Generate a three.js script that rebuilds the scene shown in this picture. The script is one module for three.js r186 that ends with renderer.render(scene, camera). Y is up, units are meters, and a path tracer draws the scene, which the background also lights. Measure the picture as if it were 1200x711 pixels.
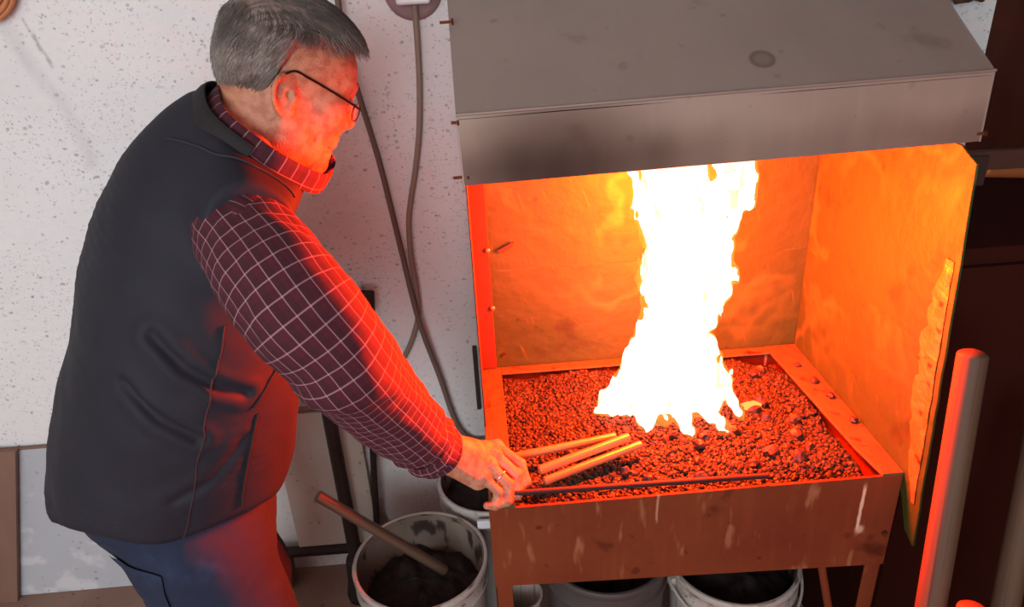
import * as THREE from 'three';
import { mergeGeometries, toCreasedNormals } from 'three/addons/utils/BufferGeometryUtils.js';
import { RoundedBoxGeometry } from 'three/addons/geometries/RoundedBoxGeometry.js';
import { ImprovedNoise } from 'three/addons/math/ImprovedNoise.js';
import { RectAreaLightUniformsLib } from 'three/addons/lights/RectAreaLightUniformsLib.js';

// ------------------------------------------------------------------ camera, sky, lights, exposure
const scene = new THREE.Scene();
const camera = new THREE.PerspectiveCamera(44.68, 1200 / 711, 0.05, 60);
camera.rotation.order = 'YXZ';
camera.rotation.set(-0.45295, -0.042995, -0.056273);
camera.position.set(0, 1.65, 0);
scene.add(camera);

const renderer = new THREE.WebGLRenderer({ antialias: true });
renderer.toneMapping = THREE.LinearToneMapping;
renderer.toneMappingExposure = 1.0;
renderer.shadowMap.enabled = true;

scene.background = new THREE.Color(0.4, 0.43, 0.47);          // overcast daylight outside the window
const DAY = 7.1;                                                // daylight through the big workshop window behind the camera
RectAreaLightUniformsLib.init();
const daylight = new THREE.RectAreaLight(new THREE.Color(0.87, 0.985, 1.03), DAY, 2.5, 1.7);
daylight.position.set(-0.95, 1.75, 2.52);
daylight.lookAt(-0.95, 1.75, 0);
scene.add(daylight);
const FIRE = 32, FIRE_COLOR = new THREE.Color(1, 0.03, 0.0003);   // the flames' own light

// ------------------------------------------------------------------ helpers
const V = (x, y, z) => new THREE.Vector3(x, y, z);
let seed = 7;
const rnd = () => { seed = (seed * 1664525 + 1013904223) >>> 0; return seed / 4294967296; };
const rr = (a, b) => a + (b - a) * rnd();
const mix = (a, b, t) => a + (b - a) * t;
const clamp = (x, a = 0, b = 1) => Math.min(b, Math.max(a, x));
const sstep = (a, b, x) => { const t = clamp((x - a) / (b - a)); return t * t * (3 - 2 * t); };
const perlin = new ImprovedNoise();
const noise3 = (x, y, z) => clamp(0.5 + 0.62 * perlin.noise(x + 31.7, y + 57.3, z + 11.1));
const hash2 = (x, y, k) => { let h = Math.imul(x | 0, 374761393) ^ Math.imul(y | 0, 668265263) ^ Math.imul(k | 0, 1442695041); h = Math.imul(h ^ (h >>> 15), 2246822519); h = Math.imul(h ^ (h >>> 13), 3266489917); return ((h ^ (h >>> 16)) >>> 0) / 4294967296; };
// irregular spots scattered one to a cell: 0 outside, 1 inside; p = share of cells that hold one
function specks(x, y, p, r0 = 0.08, r1 = 0.32, k = 1) {
  const xi = Math.floor(x), yi = Math.floor(y); let m = 0;
  for (let j = -1; j <= 1; j++) for (let i = -1; i <= 1; i++) {
    const cx = xi + i, cy = yi + j; if (hash2(cx, cy, k) > p) continue;
    const r = mix(r0, r1, hash2(cx, cy, k + 1) ** 2), a = hash2(cx, cy, k + 2) * 3.14, e = mix(0.5, 1, hash2(cx, cy, k + 3)), dx = x - cx - 0.2 - 0.6 * hash2(cx, cy, k + 4), dy = y - cy - 0.2 - 0.6 * hash2(cx, cy, k + 5);
    const u = dx * Math.cos(a) + dy * Math.sin(a), v = (-dx * Math.sin(a) + dy * Math.cos(a)) / e;
    m = Math.max(m, sstep(r, r * 0.55, Math.hypot(u, v) * (0.75 + 0.5 * noise3(x * 3, y * 3, k))) * mix(0.35, 1, hash2(cx, cy, k + 6)));
  }
  return m;
}
const fbm = (x, y, z = 0, o = 4) => { let s = 0, a = 0.5, t = 0; for (let i = 0; i < o; i++) { s += a * noise3(x, y, z + i * 17.3); t += a; a *= 0.5; x *= 2.03; y *= 2.03; z *= 2.03; } return s / t; };

const used = {};
function numbered(name) { const n = used[name] = (used[name] ?? -1) + 1; return n ? name + '_' + String(n).padStart(3, '0') : name; }
function thing(name, label, category, group) {
  const o = new THREE.Group(); o.name = numbered(name); scene.add(o);
  o.userData = { label, category }; if (group) o.userData.group = group;
  return o;
}
function part(name, geo, material, parent, label) {
  const m = new THREE.Mesh(geo, material); m.name = name; m.castShadow = m.receiveShadow = true; parent.add(m);
  if (label) m.userData.label = label;
  return m;
}
function solo(name, geo, material, label, category, group) {
  const m = part(numbered(name), geo, material, scene); m.userData = { label, category }; if (group) m.userData.group = group;
  return m;
}
function struct(name, geo, material, parent = scene) {
  const m = part(name, geo, material, parent); if (parent === scene) m.userData.kind = 'structure'; return m;
}
const merge = (list) => mergeGeometries(list.map((g) => { const q = g.index ? g.toNonIndexed() : g; for (const k of Object.keys(q.attributes)) if (!['position', 'normal', 'uv'].includes(k)) q.deleteAttribute(k); return q; }));
function box(x0, x1, y0, y1, z0, z1, r = 0.0015) {
  const w = x1 - x0, h = y1 - y0, d = z1 - z0, b = Math.min(r, w / 2.2, h / 2.2, d / 2.2);
  const g = new RoundedBoxGeometry(w, h, d, 2, b); g.translate((x0 + x1) / 2, (y0 + y1) / 2, (z0 + z1) / 2); return metric(g);
}
// uv in metres, chosen per face from the dominant axis of its normal
function metric(g) {
  if (g.index) g = g.toNonIndexed();
  const p = g.attributes.position, uv = new Float32Array(p.count * 2), a = V(), b = V(), c = V(), n = V();
  for (let i = 0; i < p.count; i += 3) {
    a.fromBufferAttribute(p, i); b.fromBufferAttribute(p, i + 1); c.fromBufferAttribute(p, i + 2);
    n.subVectors(b, a).cross(c.clone().sub(a)); const x = Math.abs(n.x), y = Math.abs(n.y), z = Math.abs(n.z);
    [a, b, c].forEach((q, k) => { const j = (i + k) * 2; if (x >= y && x >= z) { uv[j] = q.z; uv[j + 1] = q.y; } else if (y >= z) { uv[j] = q.x; uv[j + 1] = q.z; } else { uv[j] = q.x; uv[j + 1] = q.y; } });
  }
  g.setAttribute('uv', new THREE.BufferAttribute(uv, 2)); return g;
}
function plateGeo(pts, thickness, bevel = 0.0008) {              // outline in x,y -> plate of that thickness along z
  const s = new THREE.Shape(pts.map(([x, y]) => new THREE.Vector2(x, y)));
  return new THREE.ExtrudeGeometry(s, { depth: thickness, bevelEnabled: bevel > 0, bevelSize: bevel, bevelThickness: bevel, bevelSegments: 1 });
}
function tube(points, r, seg = 40, rs = 8, closed = false) {
  const c = new THREE.CatmullRomCurve3(points.map((p) => (p.isVector3 ? p : V(...p))), closed, 'centripetal');
  return new THREE.TubeGeometry(c, seg, r, rs, closed);
}
// rod from a to b with rounded ends; radius may taper
function rod(a, b, r0, r1 = r0, sides = 14) {
  a = V(...a); b = V(...b); const L = a.distanceTo(b), pts = [];
  for (let i = 0; i <= 4; i++) { const t = (i / 4) * Math.PI / 2; pts.push(new THREE.Vector2(Math.sin(t) * r0 + 1e-5, r0 * 0.45 * (1 - Math.cos(t)))); }
  for (let i = 1; i < 8; i++) pts.push(new THREE.Vector2(mix(r0, r1, i / 8), r0 * 0.45 + (L - (r0 + r1) * 0.45) * i / 8));
  for (let i = 4; i >= 0; i--) { const t = (i / 4) * Math.PI / 2; pts.push(new THREE.Vector2(Math.sin(t) * r1 + 1e-5, L - r1 * 0.45 * (1 - Math.cos(t)))); }
  const g = new THREE.LatheGeometry(pts, sides);
  const uv = g.attributes.uv; for (let i = 0; i < uv.count; i++) uv.setXY(i, uv.getX(i) * r0 * 6.28, uv.getY(i) * L);
  g.applyQuaternion(new THREE.Quaternion().setFromUnitVectors(V(0, 1, 0), b.clone().sub(a).normalize())); g.translate(a.x, a.y, a.z);
  return g;
}

// ------------------------------------------------------------------ textures
const lin2srgb = (c) => (c <= 0.0031308 ? 12.92 * c : 1.055 * Math.pow(c, 1 / 2.4) - 0.055);
function tex(w, h, fn, { srgb = true, repeat, clampEdge = false } = {}) {
  const d = new Uint8Array(w * h * 4);
  for (let y = 0; y < h; y++) for (let x = 0; x < w; x++) {
    const c = fn((x + 0.5) / w, (y + 0.5) / h), o = (y * w + x) * 4;
    for (let k = 0; k < 3; k++) d[o + k] = clamp(typeof c === 'number' ? c : c[k]) * 255;
    d[o + 3] = 255;
  }
  const t = new THREE.DataTexture(d, w, h); t.magFilter = THREE.LinearFilter; t.minFilter = THREE.LinearMipmapLinearFilter; t.generateMipmaps = true;
  t.wrapS = t.wrapT = clampEdge ? THREE.ClampToEdgeWrapping : THREE.RepeatWrapping;
  if (srgb) t.colorSpace = THREE.SRGBColorSpace;
  if (repeat) t.repeat.set(repeat[0], repeat[1]);
  t.needsUpdate = true; return t;
}
const lerp3 = (a, b, t) => [mix(a[0], b[0], t), mix(a[1], b[1], t), mix(a[2], b[2], t)];
const hexc = (h) => [(h >> 16 & 255) / 255, (h >> 8 & 255) / 255, (h & 255) / 255];

const segDist = (x, y, pts) => { let d = 9; for (let i = 0; i + 1 < pts.length; i++) { const [ax, ay] = pts[i], [bx, by] = pts[i + 1], t = clamp(((x - ax) * (bx - ax) + (y - ay) * (by - ay)) / ((bx - ax) ** 2 + (by - ay) ** 2)); d = Math.min(d, Math.hypot(x - ax - t * (bx - ax), y - ay - t * (by - ay))); } return d; };

// back wall: one texture over x -2.6..1.2, y 0..2.7, white roughcast with dark pits and a long scuff
const WX0 = -2.6, WX1 = 1.2, WH = 2.7;
const wallTex = tex(2048, 1456, (u, v) => {
  const x = WX0 + u * (WX1 - WX0), y = v * WH;
  let c = lerp3([0.865, 0.875, 0.875], [0.915, 0.925, 0.925], fbm(x * 3, y * 3, 1));
  const dens = fbm(x * 4 + 9, y * 4, 3);
  const dp = sstep(0.35, 0.65, dens), sp = specks(x * 55, y * 75, 0.10 + 0.35 * dp, 0.08, 0.36, 3) * 0.5 + specks(x * 120, y * 150, 0.08 + 0.4 * dp, 0.1, 0.4, 11) * 0.5 + specks(x * 16, y * 16, 0.09, 0.05, 0.13, 23) * 0.6;
  c = lerp3(c, [0.42, 0.42, 0.43], clamp(sp));
  const n = (fbm(x * 14, y * 14, 5) - 0.5) * 0.02;
  const scuff = Math.max(sstep(0.028, 0.0, segDist(x + n, y + n, [[-0.94, 1.545], [-0.915, 1.46], [-0.875, 1.39], [-0.85, 1.26]])) * 0.14 * fbm(x * 30, y * 9, 4), sstep(0.007, 0, segDist(x + n * 0.4, y, [[-0.9, 1.56], [-0.885, 1.5], [-0.862, 1.44]])) * 0.32 * sstep(0.4, 0.6, fbm(x * 40, y * 40, 6)));
  c = lerp3(c, [0.5, 0.5, 0.53], clamp(scuff * 1.6));
  const dirtAndShade = sstep(0.45, 0.0, y) * 0.35 * fbm(x * 5, y * 5, 7) + sstep(0.16, 0, Math.abs(x + 0.02)) * sstep(1.2, 0.6, y) * 0.35;  // darker towards the floor, plus painted shade on the wall beside the forge
  return lerp3(c, [0.5, 0.46, 0.43], clamp(dirtAndShade));
}, { clampEdge: true });
const wallBump = tex(1024, 1024, (u, v) => clamp(0.5 + 0.6 * (fbm(u * 60, v * 60, 1, 3) - 0.5) - 0.5 * specks(u * 90, v * 90, 0.25, 0.1, 0.4, 7)), { srgb: false });

const M = {};
const std = (o) => (o.specularIntensity === undefined ? new THREE.MeshStandardMaterial(o) : new THREE.MeshPhysicalMaterial(o));
wallBump.repeat.set(2.5, 2.5);
M.wall = std({ map: wallTex, roughness: 0.93, bumpMap: wallBump, bumpScale: 0.004 });
M.plainWall = std({ color: 0xd8d4ce, roughness: 0.95 });
const floorTex = tex(512, 512, (u, v) => { const a = fbm(u * 6, v * 6, 2, 5), b = noise3(u * 60, v * 60, 4); return lerp3(lerp3(hexc(0x7c5f53), hexc(0x94796a), a), hexc(0x55433b), specks(u * 40, v * 40, 0.3, 0.1, 0.4, 5) * 0.6); });
M.floor = std({ map: floorTex, roughness: 0.9 });
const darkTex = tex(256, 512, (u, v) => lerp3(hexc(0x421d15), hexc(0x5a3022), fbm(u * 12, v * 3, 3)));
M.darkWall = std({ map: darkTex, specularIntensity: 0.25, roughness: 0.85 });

function metalTex(base, alt, opts = {}) {
  const { stain = 0x4a3b34, spots = 0.5, streak = 0.5, sc = 1, size = 1024, extra } = opts;
  const B = hexc(base), A = hexc(alt), S = hexc(stain);
  return tex(size, size, (u, v) => {
    let c = lerp3(B, A, fbm(u * 5 * sc, v * 5 * sc, 1, 5));
    c = lerp3(c, A, streak * 0.7 * sstep(0.5, 0.8, fbm(u * 46 * sc, v * 4 * sc, 3, 3)));
    c = lerp3(c, S, spots * sstep(0.62, 0.78, fbm(u * 9 * sc, v * 9 * sc, 6, 5)));
    c = lerp3(c, S, spots * 0.8 * specks(u * 22 * sc, v * 22 * sc, 0.22, 0.05, 0.28, 9));
    return extra ? extra(c, u, v) : c;
  });
}
// hood: one tile is one metre; x from the hood's left edge
const hoodTex = metalTex(0x8e827a, 0x9d9188, { stain: 0x65564c, spots: 0.35, streak: 0.25, extra: (c, u, v) => {
  const ring = Math.hypot((u - 0.455) * 1, v - 0.565); c = lerp3(c, hexc(0x5a4c44), sstep(0.022, 0.016, ring) * (0.35 + 0.3 * sstep(0.008, 0.018, ring)));
  return c; } });
M.hood = std({ map: hoodTex, metalness: 0.35, roughness: 0.55 });
const bandTex = metalTex(0x988a7e, 0xaa9c8e, { stain: 0x57402f, spots: 0.3, streak: 0.5, extra: (c, u, v) => {
  const sootAndTrap = sstep(0.14, 0.0, Math.hypot((u - 0.13) * 0.6, v - 0.335)) * 0.75 + 0.55 * sstep(0.40, 0.335, v + 0.05 * fbm(u * 8, v * 4)) * fbm(u * 7, 3, 2);
  return lerp3(c, hexc(0x3a241a), clamp(sootAndTrap)); } });
M.band = std({ map: bandTex, metalness: 0.35, roughness: 0.5 });
const rustTex = metalTex(0x642a17, 0x7c4023, { stain: 0x421a0b, spots: 0.8, streak: 0.6, extra: (c, u, v) => {
  const n = (fbm(u * 20, v * 20, 2) - 0.5) * 0.006;
  c = lerp3(c, hexc(0xb08a6a), 0.45 * sstep(0.62, 0.8, fbm(u * 40, v * 10, 12, 3)));
  const w = sstep(0.0035, 0.001, Math.abs(u - 0.668 + n) - 0.0015 * noise3(u, v * 60, 2)) * sstep(0.605, 0.635, v) * sstep(0.745, 0.72, v);
  const w2 = sstep(0.012, 0.004, Math.hypot(u - 0.672 + n, (v - 0.628) * 0.8));
  const w3 = sstep(0.004, 0.001, Math.abs(u - 0.285 + n * 2)) * sstep(0.68, 0.7, v) * 0.5;
  return lerp3(c, hexc(0xd9c6b2), clamp(Math.max(w * 0.85, w2 * 0.7, w3))); } });
const rustBump = tex(512, 512, (u, v) => fbm(u * 30, v * 30, 2, 5), { srgb: false });
M.rust = std({ map: rustTex, metalness: 0, specularIntensity: 0.35, roughness: 0.75, bumpMap: rustBump, bumpScale: 0.002 });
M.rim = std({ map: metalTex(0x454c2c, 0x565836, { stain: 0x281e0d, spots: 0.9, streak: 0.2, sc: 3 }), metalness: 0.2, roughness: 0.7, bumpMap: rustBump, bumpScale: 0.004 });
const sheetTex = metalTex(0x2d481a, 0x36521f, { stain: 0x20260e, spots: 0.45, streak: 0.3, extra: (c, u, v) => {
  c = lerp3(c, hexc(0x787c3c), 0.5 * sstep(0.06, 0.0, Math.abs(fbm(u * 4, v * 4, 21, 4) - 0.5)) * sstep(0.35, 0.7, fbm(u * 3, v * 3, 8)));
  c = lerp3(c, hexc(0x6a6c34), 0.6 * sstep(0.80, 0.9, noise3(u * 130 + v * 40, v * 14, 2)) * 0.6);
  return c; } });
M.sheet = std({ map: sheetTex, metalness: 0.25, roughness: 0.55, bumpMap: rustBump, bumpScale: 0.0025 });
M.lip = std({ map: metalTex(0x8f8a48, 0x6a6430, { stain: 0x33280f, spots: 0.9, sc: 5, size: 512 }), metalness: 0.3, roughness: 0.45, bumpMap: rustBump, bumpScale: 0.006 });  // lighter than the sheet, so its edge looks caught by firelight
M.angle = std({ map: metalTex(0x462a18, 0x553520, { size: 256 }), metalness: 0.1, roughness: 0.7 });
M.darkIron = std({ color: 0x3a2c27, metalness: 0.4, roughness: 0.6 });
M.iron = std({ color: 0x2c211e, metalness: 0.3, roughness: 0.7 });
M.steelBar = std({ map: metalTex(0xa88a62, 0xc7a878, { stain: 0x6b4a30, spots: 0.5, sc: 6, size: 512 }), metalness: 0.45, roughness: 0.35 });
M.bolt = std({ color: 0xb9a88c, metalness: 0.6, roughness: 0.4 });

const woodTex = tex(256, 1024, (u, v) => { const g = fbm(u * 22, v * 3, 2, 4), k = fbm(u * 60, v * 2.2, 5, 3); let c = lerp3(hexc(0x634f3c), hexc(0x4a392a), g); c = lerp3(c, hexc(0x38281a), 0.7 * sstep(0.6, 0.72, k)); return lerp3(c, hexc(0x35261a), 0.6 * sstep(0.72, 0.8, fbm(u * 10, v * 1.5, 8))); });
woodTex.repeat.set(5, 1.1);
M.wood = std({ map: woodTex, roughness: 0.65 });
M.brownWood = std({ map: tex(128, 512, (u, v) => lerp3(hexc(0x77594c), hexc(0x8a6c5c), fbm(u * 20, v * 4, 2))), roughness: 0.8 });
const boardTex = tex(512, 512, (u, v) => { let c = lerp3([0.72, 0.69, 0.64], [0.80, 0.77, 0.73], fbm(u * 6, v * 6, 3)); c = lerp3(c, [0.45, 0.4, 0.35], 0.6 * specks(u * 40, v * 40, 0.3, 0.06, 0.25, 7)); return lerp3(c, [0.5, 0.45, 0.4], 0.35 * sstep(0.6, 0.8, fbm(u * 12, v * 12, 9))); });
M.board = std({ map: boardTex, roughness: 0.8 });
const glossTex = tex(512, 512, (u, v) => { let c = lerp3([0.70, 0.73, 0.76], [0.78, 0.81, 0.83], fbm(u * 5, v * 5, 3)); c = lerp3(c, [0.88, 0.89, 0.9], 0.7 * sstep(0.55, 0.72, fbm(u * 12, v * 12, 5)) * sstep(0.9, 0.3, v)); return lerp3(c, [0.35, 0.36, 0.38], 0.4 * specks(u * 40, v * 40, 0.2, 0.06, 0.3, 1)); });
M.galv = std({ map: glossTex, metalness: 0.1, roughness: 0.4 });
const bucketTex = tex(512, 512, (u, v) => { let c = lerp3([0.66, 0.64, 0.61], [0.73, 0.71, 0.68], fbm(u * 8, v * 4, 3)); c = lerp3(c, [0.36, 0.28, 0.23], 0.75 * sstep(0.58, 0.76, fbm(u * 20, v * 6, 5))); return lerp3(c, [0.2, 0.15, 0.12], 0.8 * specks(u * 50, v * 22, 0.3, 0.06, 0.3, 2)); });
M.bucket = std({ map: bucketTex, roughness: 0.5 });
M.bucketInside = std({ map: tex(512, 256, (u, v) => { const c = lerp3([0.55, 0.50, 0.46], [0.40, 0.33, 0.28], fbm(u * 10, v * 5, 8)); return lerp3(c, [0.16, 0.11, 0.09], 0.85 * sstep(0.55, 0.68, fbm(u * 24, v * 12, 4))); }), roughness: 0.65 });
M.blackBucket = std({ color: 0x4a4644, roughness: 0.55 });
M.yellow = std({ color: 0xd9a51e, roughness: 0.6 });
const coalTex = tex(512, 512, (u, v) => { const n = fbm(u * 50, v * 50, 3, 3); return lerp3(hexc(0x0d100c), hexc(0x222a20), n * n * 1.6); });
const coalBump = tex(512, 512, (u, v) => fbm(u * 40, v * 40, 5, 4), { srgb: false });
M.coal = std({ map: coalTex, roughness: 0.6, bumpMap: coalBump, bumpScale: 0.01 });
M.fineCoal = std({ map: tex(256, 256, (u, v) => lerp3(hexc(0x120d0b), hexc(0x2e2420), fbm(u * 60, v * 60, 3, 3))), roughness: 0.8, bumpMap: coalBump, bumpScale: 0.006 });
M.fineCoal.map.repeat.set(4, 4);
M.lump = std({ color: 0x222c21, roughness: 0.55 });
M.cable = std({ color: 0x8a7a6c, roughness: 0.55 });
M.cableDark = std({ color: 0x6c5c52, roughness: 0.6 });
M.mauve = std({ color: 0x8a6f70, roughness: 0.6 });
M.plastic = std({ color: 0xdfe1e6, roughness: 0.35 });
M.coil = std({ color: 0xc07a4a, roughness: 0.5 });

// ------------------------------------------------------------------ implicit surfaces -> mesh (surface nets)
const smin = (a, b, k) => { const h = Math.max(k - Math.abs(a - b), 0) / k; return Math.min(a, b) - h * h * k * 0.25; };
const smax = (a, b, k) => -smin(-a, -b, k);
const cap = (p, a, b, r0, r1 = r0) => {
  const dx = b[0] - a[0], dy = b[1] - a[1], dz = b[2] - a[2], px = p[0] - a[0], py = p[1] - a[1], pz = p[2] - a[2];
  const t = clamp((px * dx + py * dy + pz * dz) / (dx * dx + dy * dy + dz * dz));
  return Math.hypot(px - t * dx, py - t * dy, pz - t * dz) - mix(r0, r1, t);
};
const sph = (p, c, r) => Math.hypot(p[0] - c[0], p[1] - c[1], p[2] - c[2]) - r;
const ell = (p, c, r) => {
  const x = p[0] - c[0], y = p[1] - c[1], z = p[2] - c[2];
  const k0 = Math.hypot(x / r[0], y / r[1], z / r[2]), k1 = Math.hypot(x / r[0] ** 2, y / r[1] ** 2, z / r[2] ** 2);
  return k1 < 1e-6 ? -Math.min(...r) : k0 * (k0 - 1) / k1;
};
function nets(f, lo, hi, h, uvFn, fine, lips = 1.6) {
  const nx = Math.ceil((hi[0] - lo[0]) / h) + 1, ny = Math.ceil((hi[1] - lo[1]) / h) + 1, nz = Math.ceil((hi[2] - lo[2]) / h) + 1;
  const g = new Float32Array(nx * ny * nz), B = 4, id = (i, j, k) => i + nx * (j + ny * k);
  const reach = B * h * 0.88 * lips;
  for (let k = 0; k < nz; k += B) for (let j = 0; j < ny; j += B) for (let i = 0; i < nx; i += B) {
    const c = f([lo[0] + (i + 1.5) * h, lo[1] + (j + 1.5) * h, lo[2] + (k + 1.5) * h]), far = Math.abs(c) > reach;
    for (let kk = k; kk < Math.min(k + B, nz); kk++) for (let jj = j; jj < Math.min(j + B, ny); jj++) for (let ii = i; ii < Math.min(i + B, nx); ii++)
      g[id(ii, jj, kk)] = far ? c : f([lo[0] + ii * h, lo[1] + jj * h, lo[2] + kk * h]);
  }
  const vid = new Int32Array(nx * ny * nz).fill(-1), pos = [];
  for (let k = 0; k < nz - 1; k++) for (let j = 0; j < ny - 1; j++) for (let i = 0; i < nx - 1; i++) {
    let n = 0, sx = 0, sy = 0, sz = 0, inside = 0; const c = [];
    for (let q = 0; q < 8; q++) { const v = g[id(i + (q & 1), j + (q >> 1 & 1), k + (q >> 2))]; c.push(v); if (v < 0) inside++; }
    if (!inside || inside === 8) continue;
    for (let a = 0; a < 8; a++) for (const bit of [1, 2, 4]) if (!(a & bit)) {
      const b = a | bit; if ((c[a] < 0) === (c[b] < 0)) continue;
      const t = c[a] / (c[a] - c[b]);
      sx += (a & 1) + (bit === 1 ? t : 0); sy += (a >> 1 & 1) + (bit === 2 ? t : 0); sz += (a >> 2) + (bit === 4 ? t : 0); n++;
    }
    vid[id(i, j, k)] = pos.length / 3;
    pos.push(lo[0] + (i + sx / n) * h, lo[1] + (j + sy / n) * h, lo[2] + (k + sz / n) * h);
  }
  const idx = [];
  const quad = (a, b, c, d, flip) => { if (a < 0 || b < 0 || c < 0 || d < 0) return; flip ? idx.push(a, c, b, a, d, c) : idx.push(a, b, c, a, c, d); };
  for (let k = 1; k < nz - 1; k++) for (let j = 1; j < ny - 1; j++) for (let i = 1; i < nx - 1; i++) {
    const s = g[id(i, j, k)] < 0;
    if (s !== g[id(i + 1, j, k)] < 0) quad(vid[id(i, j - 1, k - 1)], vid[id(i, j, k - 1)], vid[id(i, j, k)], vid[id(i, j - 1, k)], !s);
    if (s !== g[id(i, j + 1, k)] < 0) quad(vid[id(i - 1, j, k - 1)], vid[id(i - 1, j, k)], vid[id(i, j, k)], vid[id(i, j, k - 1)], !s);
    if (s !== g[id(i, j, k + 1)] < 0) quad(vid[id(i - 1, j - 1, k)], vid[id(i, j - 1, k)], vid[id(i, j, k)], vid[id(i - 1, j, k)], !s);
  }
  const nor = new Float32Array(pos.length), uv = new Float32Array(pos.length / 3 * 2), e = h * (fine ?? 0.35);
  for (let v = 0; v < pos.length; v += 3) {
    const p = [pos[v], pos[v + 1], pos[v + 2]];
    let x = f([p[0] + e, p[1], p[2]]) - f([p[0] - e, p[1], p[2]]), y = f([p[0], p[1] + e, p[2]]) - f([p[0], p[1] - e, p[2]]), z = f([p[0], p[1], p[2] + e]) - f([p[0], p[1], p[2] - e]);
    const l = Math.hypot(x, y, z) || 1; nor[v] = x / l; nor[v + 1] = y / l; nor[v + 2] = z / l;
    const t = uvFn ? uvFn(p) : [p[0] - p[2] * 0.6, p[1]]; uv[v / 3 * 2] = t[0]; uv[v / 3 * 2 + 1] = t[1];
  }
  const geo = new THREE.BufferGeometry();
  geo.setAttribute('position', new THREE.Float32BufferAttribute(pos, 3)); geo.setAttribute('normal', new THREE.BufferAttribute(nor, 3)); geo.setAttribute('uv', new THREE.BufferAttribute(uv, 2)); geo.setIndex(idx);
  return geo;
}

// ------------------------------------------------------------------ the room
const BACK = -1.69, RIGHT = 1.185, LEFT = -2.6, FRONT = 2.6, TOP = 2.7;
{
  const g = new THREE.BoxGeometry(WX1 - WX0, WH, 0.12); g.translate((WX0 + WX1) / 2, WH / 2, BACK - 0.06); struct('wall_back', g, M.wall);
  struct('floor', metric(new THREE.BoxGeometry(RIGHT - LEFT + 0.3, 0.1, FRONT - BACK + 0.3).translate((LEFT + RIGHT) / 2, -0.05, (FRONT + BACK) / 2)), M.floor);
  struct('ceiling', new THREE.BoxGeometry(RIGHT - LEFT + 0.3, 0.1, FRONT - BACK + 0.3).translate((LEFT + RIGHT) / 2, TOP + 0.05, (FRONT + BACK) / 2), M.plainWall);
  struct('wall_left', new THREE.BoxGeometry(0.12, TOP, FRONT - BACK).translate(LEFT - 0.06, TOP / 2, (FRONT + BACK) / 2), M.plainWall);
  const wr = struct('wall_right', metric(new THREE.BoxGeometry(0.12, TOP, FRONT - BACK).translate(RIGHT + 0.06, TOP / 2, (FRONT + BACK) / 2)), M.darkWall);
  // front wall with the large window
  const wx0 = -2.25, wx1 = 0.35, wy0 = 0.85, wy1 = 2.65, zf = FRONT, parts = [[LEFT, wx0, 0, TOP], [wx1, RIGHT, 0, TOP], [wx0, wx1, 0, wy0], [wx0, wx1, wy1, TOP]];
  struct('wall_front', merge(parts.map(([a, b, c, d]) => new THREE.BoxGeometry(b - a, d - c, 0.14).translate((a + b) / 2, (c + d) / 2, zf + 0.07))), M.plainWall);
  const fr = std({ color: 0x55504a, roughness: 0.5 }), win = new THREE.Group(); win.name = 'window_1'; win.userData.kind = 'structure'; scene.add(win);
  const fg = []; for (let i = 0; i <= 3; i++) { const x = mix(wx0 + 0.02, wx1 - 0.02, i / 3); fg.push(box(x - 0.02, x + 0.02, wy0, wy1, zf + 0.04, zf + 0.09)); }
  for (let i = 0; i <= 2; i++) { const y = mix(wy0 + 0.02, wy1 - 0.02, i / 2); fg.push(box(wx0, wx1, y - 0.02, y + 0.02, zf + 0.045, zf + 0.085)); }
  part('window_frame', merge(fg), fr, win);
  const glass = new THREE.MeshPhysicalMaterial({ color: 0xffffff, transmission: 1, roughness: 0.02, thickness: 0 });
  for (let i = 0; i < 3; i++) for (let j = 0; j < 2; j++) part('pane', box(mix(wx0, wx1, i / 3) + 0.04, mix(wx0, wx1, (i + 1) / 3) - 0.03, mix(wy0, wy1, j / 2) + 0.04, mix(wy0, wy1, (j + 1) / 2) - 0.03, zf + 0.062, zf + 0.066), glass, win);
}

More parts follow.
